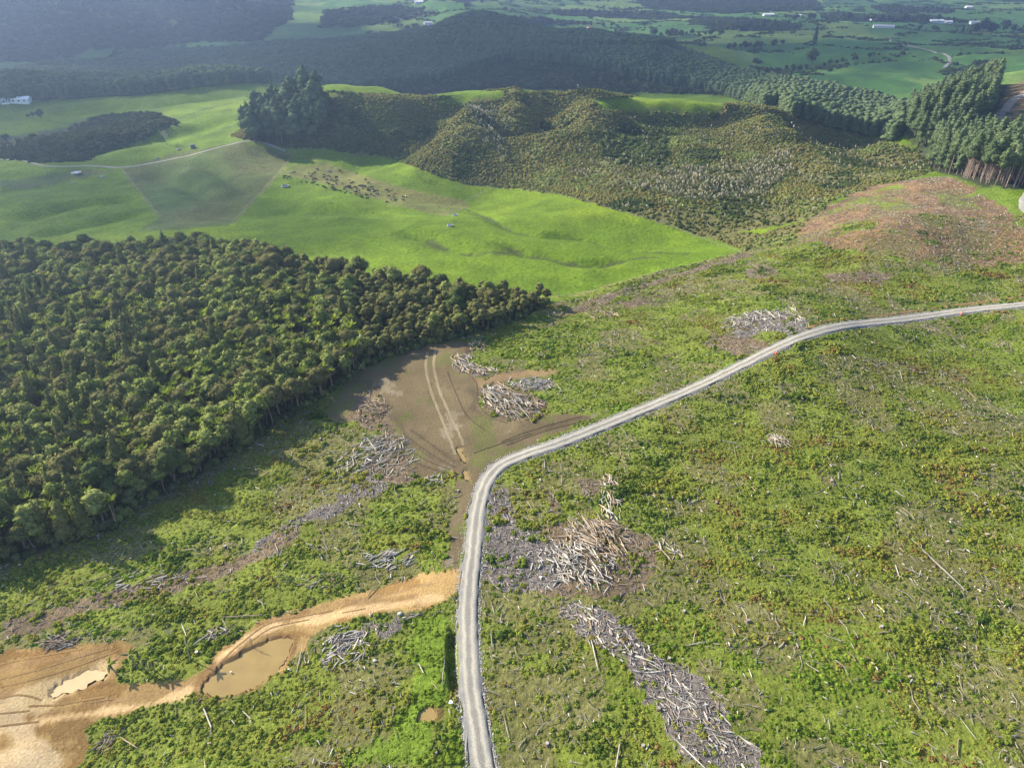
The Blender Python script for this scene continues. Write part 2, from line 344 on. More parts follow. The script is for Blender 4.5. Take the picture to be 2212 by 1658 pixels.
def leaf_mat(name, a, b, transl=.3, patch=None, var=.35, wscale=.25):
    """foliage: per-plant tone from a to b, leaf scale variation, some light through the leaves"""
    m, nt, N, L = mat_base(name)
    g = N('ShaderNodeNewGeometry'); oi = N('ShaderNodeObjectInfo')
    if patch:
        add = N('ShaderNodeMath'); add.operation = 'ADD'
        big = nrange(nt, nnoise(nt, g.outputs['Position'], patch[0], 4, .6), .3, .7, 0, 1)
        r = nrange(nt, oi.outputs['Random'], 0, 1, -.22, .22)
        L(big, add.inputs[0]); L(r, add.inputs[1])
        c = nramp(nt, add.outputs[0], patch[1])
    else:
        c = nramp(nt, oi.outputs['Random'], [(0, a), (1, b)])
    c = nmul(nt, c, nrange(nt, nnoise(nt, g.outputs['Position'], 1.6, 3), .3, .7, 1-var, 1+var))
    c = nmul(nt, c, nrange(nt, nnoise(nt, g.outputs['Position'], wscale*.2, 2), .3, .7, .85, 1.15))
    d = N('ShaderNodeBsdfDiffuse'); t = N('ShaderNodeBsdfTranslucent'); mx = N('ShaderNodeMixShader'); o = N('ShaderNodeOutputMaterial')
    L(c, d.inputs[0]); L(c, t.inputs[0]); mx.inputs[0].default_value = transl
    L(d.outputs[0], mx.inputs[1]); L(t.outputs[0], mx.inputs[2]); L(mx.outputs[0], o.inputs[0]); return m
M = {}
M['ground'] = ground_mat('ground_cover', .9, .5, .3)
M['pasture'] = ground_mat('pasture_grass', .55, .42, .35)
M['clay'] = ground_mat('clay_soil', 2.2, .3, .1)
M['far'] = ground_mat('far_land', .12, .4, 1.5)
M['water'] = None
def road_mat():
    m, nt, N, L = mat_base('gravel')
    g = N('ShaderNodeNewGeometry'); at_ = N('ShaderNodeAttribute'); at_.attribute_name = 'across'
    ab = at_.outputs['Fac']
    wob = N('ShaderNodeMath'); wob.operation = 'ADD'
    L(ab, wob.inputs[0]); L(nrange(nt, nnoise(nt, g.outputs['Position'], .35, 3), .3, .7, -.09, .09), wob.inputs[1])
    c = nramp(nt, wob.outputs[0], [(0, (.20,.188,.165)), (.16, (.215,.20,.172)), (.32, (.36,.33,.268)), (.44, (.365,.335,.272)), (.6, (.26,.243,.212)), (.78, (.18,.174,.165)), (1, (.14,.137,.13))])
    c = nmul(nt, c, nrange(nt, nnoise(nt, g.outputs['Position'], 3.5, 5, .7), .25, .75, .72, 1.28))
    principled(nt, c, .95, .15, nbump(nt, nnoise(nt, g.outputs['Position'], 4, 5, .7), .15)); return m
M['road'] = road_mat()
def water_mat(name, col):
    m, nt, N, L = mat_base(name)
    g = N('ShaderNodeNewGeometry')
    rgb = N('ShaderNodeRGB'); rgb.outputs[0].default_value = (*col, 1)
    c = nmul(nt, rgb.outputs[0], nrange(nt, nnoise(nt, g.outputs['Position'], .25, 3), .3, .7, .9, 1.1))
    principled(nt, c, .2, .2, nbump(nt, nnoise(nt, g.outputs['Position'], 3, 2), .012)); return m
M['water'] = water_mat('muddy_water', (.235,.165,.062)); M['puddle'] = water_mat('silt_puddle', (.40,.30,.16))
GREENS = [(0,(.054,.092,.02)), (.2,(.108,.155,.029)), (.45,(.175,.21,.036)), (.68,(.23,.24,.04)), (.85,(.225,.175,.05)), (1,(.205,.118,.046))]
M['under'] = leaf_mat('undergrowth_leaves', None, None, .3, (.045, GREENS))
M['lush'] = leaf_mat('lush_leaves', (.12,.19,.022), (.165,.225,.03), .3)
M['olive'] = leaf_mat('olive_leaves', (.094,.098,.036), (.14,.134,.05), .22)
M['dark'] = leaf_mat('dark_leaves', (.055,.08,.026), (.085,.105,.036), .22)
M['grey'] = leaf_mat('greygreen_leaves', (.098,.12,.048), (.135,.15,.065), .25)
M['kanuka'] = leaf_mat('fine_olive_leaves', (.115,.125,.042), (.165,.162,.06), .22)
M['cone'] = leaf_mat('conical_leaves', (.11,.125,.04), (.15,.15,.055), .2)
M['palm'] = leaf_mat('palm_fronds', (0.15, 0.2, 0.025), (0.22, 0.26, 0.04), .35)
M['pale'] = leaf_mat('pale_leaves', (.17,.21,.05), (.23,.255,.085), .35)
M['pine'] = leaf_mat('pine_needles', (.07,.10,.05), (.10,.13,.066), .15)
M['ypine'] = leaf_mat('young_pine_needles', (.092,.13,.058), (.125,.162,.075), .2)
M['scrub'] = leaf_mat('scrub_leaves', None, None, .25, (.012, [(0,(.105,.155,.042)), (.3,(.155,.168,.05)), (.6,(.188,.175,.056)), (.85,(.205,.18,.062)), (1,(.15,.19,.055))]))
M['bush'] = leaf_mat('far_bush_leaves', (.035,.05,.022), (.06,.07,.03), .2)
M['plume'] = leaf_mat('pale_plumes', (.45,.40,.29), (.58,.52,.40), .3)
M['tussock'] = leaf_mat('tussock_blades', (.11,.13,.05), (.16,.17,.075), .3)
M['bark'] = plain_mat('tree_bark', (.16,.12,.09), var=.3)
M['palebark'] = plain_mat('pale_bark', (.24,.175,.135), var=.25)
M['log_grey'] = plain_mat('weathered_wood', (.30,.275,.245), var=.3, scale=1.5)
M['log_tan'] = plain_mat('dry_wood', (.32,.245,.16), var=.28, scale=1.5)
M['log_brown'] = plain_mat('dark_wood', (.20,.145,.10), var=.3, scale=1.5)
M['log_white'] = plain_mat('bleached_wood', (.44,.40,.335), var=.2, scale=1.5)
M['cut'] = plain_mat('cut_wood', (.55,.42,.26), var=.15)
M['stick'] = plain_mat('dead_twigs', (.21,.18,.16), var=.4)
M['mauve'] = plain_mat('grey_litter', (.25,.22,.205), var=.4)
M['white'] = plain_mat('white_paint', (.78,.78,.76), var=.05)
M['roofgrey'] = plain_mat('grey_roofing', (.42,.44,.46), var=.1)
M['roofred'] = plain_mat('red_roofing', (.30,.10,.07), var=.1)
M['glass'] = plain_mat('window_glass', (.05,.06,.08), .1, .6, var=.05)
M['concrete'] = plain_mat('concrete', (.38,.365,.335), var=.12)
M['steel'] = plain_mat('dark_steel', (.13,.14,.15), .5, .4, var=.1)
M['orange'] = plain_mat('orange_plastic', (.85,.13,.03), .5, .4, var=.05)
M['cowblack'] = plain_mat('black_hide', (.018,.017,.016), var=.3)
M['cowbrown'] = plain_mat('brown_hide', (.16,.07,.03), var=.3)
M['cowwhite'] = plain_mat('white_hide', (.6,.55,.48), var=.1)
M['post'] = plain_mat('fence_timber', (.26,.22,.17), var=.2)
M['wire'] = plain_mat('fence_wire', (.3,.3,.3), .4, .5)
M['rope'] = plain_mat('white_plastic', (.75,.80,.86), .5, .4, var=.06)
M['soil'] = ground_mat('bank_soil', 1.3, .3, .12)

# ------------------------------------------------------------------ object helpers
COL = sc.collection
def mesh(name, v, f, mats, normals=None, midx=None, smooth=False):
    me = bpy.data.meshes.new(name); me.from_pydata([tuple(p) for p in v], [], [tuple(int(i) for i in q) for q in f])
    for m in (mats if isinstance(mats, (list, tuple)) else [mats]): me.materials.append(m)
    if midx is not None: me.polygons.foreach_set('material_index', np.asarray(midx, np.int32))
    if smooth: me.polygons.foreach_set('use_smooth', np.ones(len(me.polygons), bool))
    me.update()
    if normals is not None: me.normals_split_custom_set_from_vertices([tuple(n) for n in normals])
    return me
def link(name, me, parent=None, label=None, cat=None, group=None, kind=None):
    o = bpy.data.objects.new(name, me); COL.objects.link(o)
    if parent is not None: o.parent = parent
    if label: o['label'] = label
    if cat: o['category'] = cat
    if group: o['group'] = group
    if kind: o['kind'] = kind
    return o
class MB:
    """collects simple solids into one mesh"""
    def __init__(s): s.v = []; s.f = []; s.m = []
    def add(s, v, f, m=0):
        o = len(s.v); s.v += [tuple(p) for p in v]; s.f += [tuple(i+o for i in q) for q in f]; s.m += [m]*len(f)
    def box(s, x0, y0, z0, x1, y1, z1, m=0):
        v = [(x0,y0,z0),(x1,y0,z0),(x1,y1,z0),(x0,y1,z0),(x0,y0,z1),(x1,y0,z1),(x1,y1,z1),(x0,y1,z1)]
        s.add(v, [(0,3,2,1),(4,5,6,7),(0,1,5,4),(1,2,6,5),(2,3,7,6),(3,0,4,7)], m)
    def tube(s, pts, rad, n=6, m=0, capm=None):
        pts = [Vector(p) for p in pts]; k = len(pts); v = []; f = []
        for i, p in enumerate(pts):
            d = (pts[min(i+1, k-1)]-pts[max(i-1, 0)]).normalized()
            a = d.cross(Vector((0, 0, 1)) if abs(d.z) < .9 else Vector((1, 0, 0))).normalized(); b = d.cross(a)
            for j in range(n):
                t = 2*math.pi*j/n; v.append(p+(a*math.cos(t)+b*math.sin(t))*rad[i])
        for i in range(k-1):
            for j in range(n):
                f.append((i*n+j, i*n+(j+1) % n, (i+1)*n+(j+1) % n, (i+1)*n+j))
        s.add(v, f, m)
        o = len(s.v)-len(v)
        s.f.append(tuple(o+j for j in range(n))[::-1]); s.f.append(tuple(o+(k-1)*n+j for j in range(n))); s.m += [m if capm is None else capm]*2
    def mesh(s, name, mats, smooth=False): return mesh(name, s.v, s.f, mats, midx=s.m, smooth=smooth)

def ico(sub):
    import bmesh
    bm = bmesh.new(); bmesh.ops.create_icosphere(bm, subdivisions=sub, radius=1)
    v = np.array([p.co[:] for p in bm.verts]); f = [tuple(q.index for q in p.verts) for p in bm.faces]; bm.free(); return v, f
ICO1, ICO2 = ico(1), ico(2)
def foliage(lobes, n, size, r, core=.86, flat=.0, up=.25, aspect=1.0, zmin=-1.0):
    """leaf clumps spread over lobes (centre, radii) round a lumpy dark inner body; normals lean outwards"""
    V = []; Fc = []; Nn = []
    bv, bf = ICO1 if len(lobes) > 4 else ICO2
    for c, rad in lobes:
        c = np.array(c, float); rad = np.array(rad, float)
        k = core*(1+.16*(r.random(len(bv))-.5))[:, None]
        o = len(V); q = c+bv*rad*k
        V += list(q); Fc += [tuple(i+o for i in t) for t in bf]; Nn += list(bv)
    w = np.array([rad[0]*rad[2] for c, rad in lobes]); w = w/w.sum()
    for i in range(n):
        c, rad = lobes[r.choice(len(lobes), p=w)]
        d = r.normal(size=3); d /= np.linalg.norm(d)
        if d[2] < zmin: d[2] = -d[2]
        p = np.array(c)+d*np.array(rad)*(0.86+.26*r.random())
        nv = d+r.normal(size=3)*.55; nv[2] += up; nv /= np.linalg.norm(nv)
        a = np.cross(nv, r.normal(size=3)); a /= np.linalg.norm(a)+1e-9; b = np.cross(nv, a)
        s = size*(.6+.8*r.random()); o = len(V)
        V += [p-a*s*aspect, p-b*s*.55+nv*s*.12, p+a*s*aspect, p+b*s*.55+nv*s*.12]
        Fc.append((o, o+1, o+2, o+3)); nn = d*.75+nv*.45; nn[2] += .15; nn /= np.linalg.norm(nn); Nn += [nn]*4
    return V, Fc, Nn
def crown_dome(r, w, h, base, nl, n, size):
    lobes = [((0, 0, base+h*.45), (w*.38, w*.38, h*.42))]
    for i in range(nl):
        a = 2*math.pi*(i+r.random()*.6)/nl*(1 if i < nl*.62 else 1.7); k = (.62 if i < nl*.62 else .28)*(.85+.3*r.random())
        rr = w*.5*(.42+.22*r.random())
        zz = base+h*(.42+.12*r.random() if i < nl*.62 else .66+.12*r.random())
        lobes.append(((math.cos(a)*w*.5*k*1.05, math.sin(a)*w*.5*k*1.05, zz), (rr, rr, rr*.72)))
    return foliage(lobes, n, size, r)
def crown_cone(r, w, h, base, n, size):
    lobes = []
    for i in range(7):
        t = i/6.; rr = w*.5*(1-t)**.75*(.95+.15*r.random())+.25
        lobes.append(((r.normal()*.12*rr, r.normal()*.12*rr, base+h*(.12+.80*t)), (rr, rr, h*.15)))
    return foliage(lobes, n, size, r, core=.84)
def trunk_mesh(name, r, h, rad, mat, limbs=4, spread=1.6, lean=0):
    mb = MB(); top = (lean+r.normal()*.2, r.normal()*.2, h)
    mb.tube([(0, 0, -.5), (top[0]*.3, top[1]*.3, h*.45), top], [rad*1.25, rad*.85, rad*.4], 6)
    for i in range(limbs):
        a = 2*math.pi*(i+r.random()*.5)/max(1, limbs); z0 = h*(.45+.3*r.random())
        mb.tube([(top[0]*z0/h, top[1]*z0/h, z0), (math.cos(a)*spread*.6, math.sin(a)*spread*.6, z0+h*.2), (math.cos(a)*spread, math.sin(a)*spread, z0+h*.38)], [rad*.45, rad*.3, rad*.12], 5)
    return mb.mesh(name, mat)
def grid_pts(x0, x1, y0, y1, s, r, jit=.45):
    gx, gy = np.meshgrid(np.arange(x0, x1, s), np.arange(y0, y1, s))
    x = gx.ravel()+(r.random(gx.size)-.5)*2*jit*s; y = gy.ravel()+(r.random(gx.size)-.5)*2*jit*s
    return x, y
def inframe(u, v, m=90): return (u > -m) & (u < 2212+m) & (v > -m) & (v < 1658+m)
def scatter(name, pts, scl, rot, idx, sources, label):
    """ONE stuff object: geometry nodes place copies of the source meshes on its points"""
    me = bpy.data.meshes.new(name); me.vertices.add(len(pts)); me.vertices.foreach_set('co', np.asarray(pts, np.float32).ravel())
    for nm, dat, ty in (('scl', scl, 'FLOAT_VECTOR'), ('rot', rot, 'FLOAT_VECTOR')):
        a = me.attributes.new(nm, ty, 'POINT'); a.data.foreach_set('vector', np.asarray(dat, np.float32).ravel())
    a = me.attributes.new('idx', 'INT', 'POINT'); a.data.foreach_set('value', np.asarray(idx, np.int32))
    o = link(name, me, label=label, kind='stuff')
    ng = bpy.data.node_groups.new(name+'_scatter', 'GeometryNodeTree'); N = ng.nodes.new; L = ng.links.new
    ng.interface.new_socket('Geometry', in_out='INPUT', socket_type='NodeSocketGeometry'); ng.interface.new_socket('Geometry', in_out='OUTPUT', socket_type='NodeSocketGeometry')
    gi = N('NodeGroupInput'); go = N('NodeGroupOutput'); ip = N('GeometryNodeInstanceOnPoints'); jn = N('GeometryNodeJoinGeometry')
    for sm in sources[::-1]:
        so = bpy.data.objects.new(sm.name, sm)            # not in the scene: only feeds the node tree
        oi = N('GeometryNodeObjectInfo'); oi.inputs['Object'].default_value = so
        g2 = N('GeometryNodeGeometryToInstance'); L(oi.outputs['Geometry'], g2.inputs[0]); L(g2.outputs[0], jn.inputs[0])
    def attr(nm, ty):
        n = N('GeometryNodeInputNamedAttribute'); n.data_type = ty; n.inputs['Name'].default_value = nm; return n.outputs['Attribute']
    ip.inputs['Pick Instance'].default_value = True
    L(gi.outputs[0], ip.inputs['Points']); L(jn.outputs[0], ip.inputs['Instance'])
    L(attr('idx', 'INT'), ip.inputs['Instance Index']); L(attr('scl', 'FLOAT_VECTOR'), ip.inputs['Scale'])
    e2r = N('FunctionNodeEulerToRotation'); L(attr('rot', 'FLOAT_VECTOR'), e2r.inputs[0]); L(e2r.outputs[0], ip.inputs['Rotation'])
    L(ip.outputs[0], go.inputs[0])
    mod = o.modifiers.new('scatter', 'NODES'); mod.node_group = ng
    return o
def rotz(n, r, tilt=.12):
    return np.stack([r.normal(size=n)*tilt, r.normal(size=n)*tilt, r.random(n)*6.2832], -1)

# ------------------------------------------------------------------ ponds (their basins are cut into the terrain)
PONDS = [('pond', [(440,1490),(446,1468),(480,1440),(530,1407),(580,1384),(622,1377),(628,1392),(624,1412),(600,1445),(545,1483),(500,1500),(470,1504)], 'water', .35),
         ('puddle', [(97,1500),(118,1492),(150,1470),(185,1450),(222,1450),(220,1466),(190,1480),(165,1485),(130,1498)], 'puddle', .1),
         ('puddle', [(908,1552),(916,1532),(930,1522),(942,1523),(940,1538),(922,1552)], 'water', .3),
         ('puddle', [(988,966),(993,962),(1003,986),(1001,994),(995,993)], 'water', .1),
         ('puddle', [(1003,1018),(1012,1020),(1014,1032),(1004,1032)], 'water', .1),
         ]
DITCH = unproj(*np.array(smooth_line([(978,1352),(975,1400),(977,1450),(985,1500)])).T)[:, :2]
for ln_, dp_, wd_ in (([(1005,452),(1040,462),(1075,475),(1110,492),(1160,505),(1230,510),(1290,520),(1350,535),(1420,545)], 2.2, 13), ([(1060,520),(1090,527),(1130,545),(1190,552),(1235,565),(1300,568),(1360,560)], 1.8, 11), ([(860,498),(925,512),(960,528),(1010,540),(1060,545)], 2.0, 15), ([(560,470),(640,450),(740,452),(840,470)], 2.5, 22), ([(20,480),(120,450),(220,432),(310,425)], 3.2, 20), ([(60,510),(200,480),(320,455)], 2.6, 18), ([(120,335),(260,310),(400,282),(500,262)], 3.5, 22), ([(0,262),(150,240),(350,225),(520,205)], 3, 26), ([(300,372),(400,398),(470,440)], 2.5, 20), ([(420,340),(480,380),(560,420)], 2.2, 18), ([(800,400),(900,425),(1000,445)], 1.8, 14)):
    FOLDS.append((unproj(*np.array(smooth_line(ln_)).T)[:, :2], dp_, wd_))
WAT = []
for nm, pl, mt, drop in PONDS:
    q = unproj(*np.array(smooth_line(pl+[pl[0]], 4))[:-1].T); q[:, :2] += np.stack([fbm(q[:, 0]/1.6, q[:, 1]/1.6, 7, 3), fbm(q[:, 0]/1.6, q[:, 1]/1.6, 8, 3)], -1)*(1.3 if nm == 'puddle' else .8); lvl = float(np.median(q[:, 2]))-drop
    c = q[:, :2].mean(0); CARVE.append(((q[:, :2]-c)*1.02+c, lvl, .5)); WAT.append((nm, q, lvl, mt))

# ------------------------------------------------------------------ the terrain: one continuous sheet, split along land cover
az = np.linspace(R(-57), R(57), 720)
rr = np.concatenate([np.geomspace(34, 80, 26)[:-1], np.geomspace(80, 900, 330)[:-1], np.geomspace(900, 2700, 105)[:-1], np.geomspace(2700, 9000, 34)])
AZ, RR = np.meshgrid(az, rr); GX = RR*np.sin(AZ); GY = RR*np.cos(AZ)
GZ = H(GX, GY)
nr, nc = GX.shape
cls, gu, gv, gd = cover(GX.ravel(), GY.ravel(), GZ.ravel())
col = LUT[cls].copy()
px, py = GX.ravel(), GY.ravel()
# colour that belongs to the ground itself: soil tones, dry patches, worn and wet lines
mott = fbm(px/14, py/14, 51, 4)[:, None]; m2 = fbm(px/60, py/60, 57, 3)[:, None]
isP = np.isin(cls, [PAST, FARP])[:, None]
col = np.where(isP, col*(1+.20*mott+.15*m2)+np.array([.05, .03, .0])*np.clip(m2+.2*mott, 0, 1)*.7, col)
isB = np.isin(cls, [BROWN, TAN])[:, None]
col = np.where(isB, col*(1+.25*mott)+np.array([-.012, .012, -.004])*np.clip(m2*2, -.4, 1), col)
isC = (cls == CLEAR)[:, None]
col = np.where(isC & (mott > .12), col*.5+np.array(ALB[MUD])*.5, col)
isD = np.isin(cls, [PAD])[:, None]
g1 = fbm(px/9, py/9, 61, 4)[:, None]
col = np.where(isD, col*(1+.22*mott), col); col = np.where(isD & (g1 > .16), col*.55+np.array([.085, .11, .02])*.45, col); col = np.where(isD & (g1 < -.5), col*.7+np.array([.27, .235, .18])*.3, col)
isK = (cls == CLAY)[:, None]
k1 = fbm(px/6, py/3, 65, 4)[:, None]; inpad = inpoly(gu, gv, [(-400,1380),(300,1380),(250,1480),(100,1510),(-400,1560)])[:, None]
col = np.where(isK & inpad, col*np.array([.76, .74, .70]), col); col = np.where(isK & (k1 > .22), col*np.array([.72, .66, .6]), col)
col = np.where(isK, col*(1+.18*mott)*(1+.35*np.clip(m2, -.5, .5)), col)
isS = (cls == SLASH)[:, None]; col = np.where(isS, col*(1+.55*fbm((px+py*.5)/7, (py-px*.3)/1.8, 67, 4)[:, None]), col); col = np.where(isS & (mott > .1), col*.6+np.array([.08, .10, .03])*.4, col)
fx_, fy_ = (px+40*fbm(px/200, py/200, 301, 2))/190, (py+40*fbm(px/200, py/200, 303, 2))/150
fld = _h(np.floor(fx_+.35*np.floor(fy_)), np.floor(fy_), 77); isF = (cls == FARP)[:, None]
col = np.where(isF, col*(.72+.62*fld)[:, None]+np.array([.035, .01, 0])*(fld > .7)[:, None], col)
def paint(line, width, c, amt=1.0, ymin=0, ymax=9e9, soft=.5):
    q = unproj(*np.array(smooth_line(line)).T); q = q[(q[:, 1] > ymin) & (q[:, 1] < ymax)]
    m = (px > q[:, 0].min()-width*2) & (px < q[:, 0].max()+width*2) & (py > q[:, 1].min()-width*2) & (py < q[:, 1].max()+width*2)
    d, _ = seg_dist(px[m], py[m], q)
    d = d+fbm(px[m]/6, py[m]/6, 71, 2)*width*.5
    a = (amt*(1-sstep(width*(1-soft)*.5, width*.5, d)))[:, None]
    col[m] = col[m]*(1-a)+np.array(c)*a
    return q
# wet gullies across the bright paddock
STREAMS = [[(1005,452),(1040,462),(1075,475),(1110,492),(1160,505),(1230,510),(1290,520),(1350,535),(1420,545),(1480,548)],
           [(1090,527),(1130,545),(1190,552),(1235,565),(1300,568),(1360,560),(1420,556)],
           [(925,512),(960,528),(1010,540),(1060,545),(1100,548)]]
for s in STREAMS: paint(s, 4.2, (.048, .06, .02), .85)
paint([(605,335),(640,330),(660,318)], 4, (.2,.17,.1), .35)
paint([(592,385),(640,352),(700,345)], 3, (.18,.15,.08), .5)
paint([(502,482),(540,440),(590,388),(625,345)], 3.5, (.2,.17,.1), .35)
paint([(262,365),(300,412),(322,440),(350,470)], 3, (.16,.15,.08), .35)
paint([(840,445),(1000,440),(1015,430),(1065,405)], 3, (.15,.16,.06), .6)
paint([(1180,640),(1240,638),(1330,612),(1430,588),(1600,545)], 2.5, (.2,.17,.07), .6)
for ln in ([(430,282),(500,274),(545,262),(600,258)], [(0,305),(60,290),(230,248),(300,262)], [(600,205),(430,240),(300,300)]): paint(ln, 5, (.05,.075,.02), .7)
for ln, w in (([(1718,512),(1800,470),(1810,500),(1790,520)], 3), ([(1790,475),(1850,470),(2000,500),(2150,540),(2212,560)], 5), ([(1780,455),(1860,425),(1960,440)], 4)): paint(ln, w, (.13,.075,.05), .8)
# ruts left by machines on the dirt pad and the clay
for ln in ([(850,960),(900,1000),(960,1020)], [(870,940),(930,985),(985,1010)], [(890,930),(940,965),(990,1000)], [(1090,960),(1180,925),(1270,900)], [(1000,745),(1012,765),(985,792)], [(930,830),(1030,850),(1020,880),(1060,905)], [(800,880),(860,910),(880,960)]): paint(ln, 1.7, (.085,.063,.038), .8)
for ln in ([(-40,1560),(150,1530),(320,1500),(430,1480)], [(0,1500),(90,1480),(200,1440),(280,1405)], [(-30,1450),(80,1430),(200,1410)], [(520,1395),(600,1340),(700,1325),(900,1285)], [(600,1325),(760,1300),(930,1260)]): paint(ln, 1.4, (.20,.125,.062), .65)
for ln in ([(-60,1600),(100,1555),(300,1525),(420,1490)], [(480,1420),(560,1365),(700,1332),(950,1290)]): paint(ln, 2.2, (.52,.36,.19), .6)
for ln in ([(0,1640),(60,1660)], [(0,1530),(60,1600),(100,1650)]): paint(ln, 5, (.42,.32,.19), .7)
#,(976,1390),(975,1440),(985,1540)], 0.1, (0,0,0), 0)
paint([(95,1502),(150,1482),(215,1455)], 9, (.40,.30,.16), .75)
for pi in (0, 2): paint(list(PONDS[pi][1])+[PONDS[pi][1][0]], 3.2, (.15,.088,.038), .8)
paint([(1040,827),(1120,807),(1188,804)], 5, (.22,.145,.075), .8)
idx = np.arange(nr*nc).reshape(nr, nc)
quad = np.stack([idx[:-1, :-1], idx[:-1, 1:], idx[1:, 1:], idx[1:, :-1]], -1).reshape(-1, 4)
fcls = cls.reshape(nr, nc)[:-1, :-1].ravel()
# vertex normals of the whole sheet, so that the pieces meet without seams
dU = np.stack([np.gradient(GX, axis=0), np.gradient(GY, axis=0), np.gradient(GZ, axis=0)], -1)
dV = np.stack([np.gradient(GX, axis=1), np.gradient(GY, axis=1), np.gradient(GZ, axis=1)], -1)
NRM = np.cross(dV, dU).reshape(-1, 3); NRM /= np.linalg.norm(NRM, axis=1)[:, None]
VALL = np.stack([GX.ravel(), GY.ravel(), GZ.ravel()], -1)
def terrain_piece(name, classes, mat, label, mask=None):
    m = np.isin(fcls, classes) if mask is None else mask
    q = quad[m]
    if not len(q): return
    used, inv = np.unique(q, return_inverse=True); inv = inv.reshape(-1, 4)
    me = bpy.data.meshes.new(name); me.vertices.add(len(used)); me.vertices.foreach_set('co', VALL[used].astype(np.float32).ravel())
    me.loops.add(inv.size); me.loops.foreach_set('vertex_index', inv.ravel().astype(np.int32))
    me.polygons.add(len(inv)); me.polygons.foreach_set('loop_start', np.arange(0, inv.size, 4, dtype=np.int32)); me.polygons.foreach_set('use_smooth', np.ones(len(inv), bool))
    me.update(calc_edges=True)
    a = me.attributes.new('Col', 'FLOAT_COLOR', 'POINT'); a.data.foreach_set('color', np.concatenate([col[used], np.ones((len(used), 1))], 1).astype(np.float32).ravel())
    me.normals_split_custom_set_from_vertices(NRM[used].astype(np.float32))
    me.materials.append(M[mat]); return link(name, me, label=label, kind='structure')
farf = (RR[:-1, :-1].ravel() > 1250) & ~np.isin(fcls, [FARP, PAST])
terrain_piece('pasture', [PAST, FARP, BROWN, TAN], 'pasture', 'rolling green and browsed paddocks')
terrain_piece('cleared_ground', [CLEAR, LITTER, MUD, LUSH, RUST], 'ground', 'felled land with undergrowth and litter')
terrain_piece('clay_track', [CLAY], 'clay', 'bare orange clay track and pad beside the pond')
terrain_piece('dirt_pad', [PAD], 'clay', 'bare brown dirt pad with wheel marks')
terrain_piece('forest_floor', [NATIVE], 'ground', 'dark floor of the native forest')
terrain_piece('slash_ground', [SLASH], 'ground', 'freshly felled brown slope')
terrain_piece('hillside', None, 'ground', 'scrub covered hillsides', np.isin(fcls, [SCRUB, GULLY, PINE, BUSH]) & ~farf)
terrain_piece('hills', None, 'far', 'bush covered hills far behind', farf)
for nm, q, lvl, mt in WAT:
    c = q[:, :2].mean(0); e = (q[:, :2]-c)*1.015+c
    me = mesh(nm, [(x, y, lvl) for x, y in e], [tuple(range(len(e)))], M[mt]); link(nm, me, label='muddy brown '+nm, kind='structure')

# ------------------------------------------------------------------ road and farm tracks, draped on the terrain
def strip(name, line, width, mat, off, label, cross=9, world=None, rough=.06, kind='structure', crown=0.0, drop=.25):
    q = unproj(*np.array(smooth_line(line, 7)).T)[:, :2] if world is None else world
    k = np.ones(5)/5
    qs = np.stack([np.convolve(np.pad(q[:, i], 2, 'edge'), k, 'valid') for i in (0, 1)], -1)
    d = np.gradient(qs, axis=0); d /= np.linalg.norm(d, axis=1)[:, None]+1e-9; nrm = np.stack([d[:, 1], -d[:, 0]], -1)
    v = []; ac = []; f = []
    s = np.cumsum(np.r_[0, np.linalg.norm(np.diff(qs, axis=0), axis=1)])
    for j in range(cross):
        t = j/(cross-1)*2-1
        w = width/2*(1+(rough*fbm(s/2.2, s*0+j*9, 81, 2)*2 if abs(t) > .9 else 0))
        p = qs+nrm*(t*w)[:, None] if np.ndim(w) else qs+nrm*t*w
        z = np.maximum(H(p[:, 0], p[:, 1]), H(qs[:, 0], qs[:, 1])-.5)+off+crown*(1-t*t)-(drop if abs(t) == 1 else 0)
        v.append(np.stack([p[:, 0], p[:, 1], z], -1)); ac.append(np.full(len(p), abs(t)))
    n = len(qs)
    for j in range(cross-1):
        for i in range(n-1): f.append((j*n+i, (j+1)*n+i, (j+1)*n+i+1, j*n+i+1))
    me = mesh(name, np.concatenate(v), f, mat, smooth=True)
    a = me.attributes.new('across', 'FLOAT', 'POINT'); a.data.foreach_set('value', np.concatenate(ac).astype(np.float32))
    if mat is M['clay'] or mat is M['soil'] or mat is M['pasture']:
        a = me.attributes.new('Col', 'FLOAT_COLOR', 'POINT'); c = STRIPCOL
        a.data.foreach_set('color', np.tile(np.array([*c, 1], np.float32), len(v)*n))
    return link(name, me, label=label, kind=kind), qs
ROAD = [(1048,1690),(1040,1640),(1028,1560),(1016,1480),(1011,1380),(1012,1290),(1022,1190),(1031,1110),(1044,1055),(1072,1012),(1128,984),(1200,960),(1290,925),(1400,880),(1500,838),(1600,790),(1680,750),(1750,722),(1830,703),(1950,690),(2080,672),(2212,658),(2400,636)]
road_o, ROADXY = strip('road', ROAD, 4.6, M['road'], .30, 'grey gravel road with two pale wheel tracks', cross=13, crown=.08, rough=.15)
STRIPCOL = (.20, .16, .098)
for ln in ([(925,757),(919,790),(933,850),(955,905),(972,948),(985,985)], [(942,752),(936,785),(950,845),(975,900),(993,938),(1003,965)]):
    strip('wheel_rut', ln, .95, M['clay'], .07, 'pale wheel mark curving over the dirt pad', cross=4, drop=.02, rough=.2)
STRIPCOL = (.24, .23, .20)
strip('farm_track', [(-60,345),(50,345),(75,356),(130,360),(200,358),(262,362),(330,352),(420,333),(510,309),(560,306),(620,328)], 2.6, M['clay'], .3, 'pale farm track along the ridge', cross=4)
strip('farm_track', [(2140,128),(2000,165),(2035,152),(2056,135),(2050,124),(2000,108),(1955,100),(1930,88),(1918,78)][2:], 5, M['clay'], 1.2, 'pale farm track winding over shaded paddocks', cross=4)
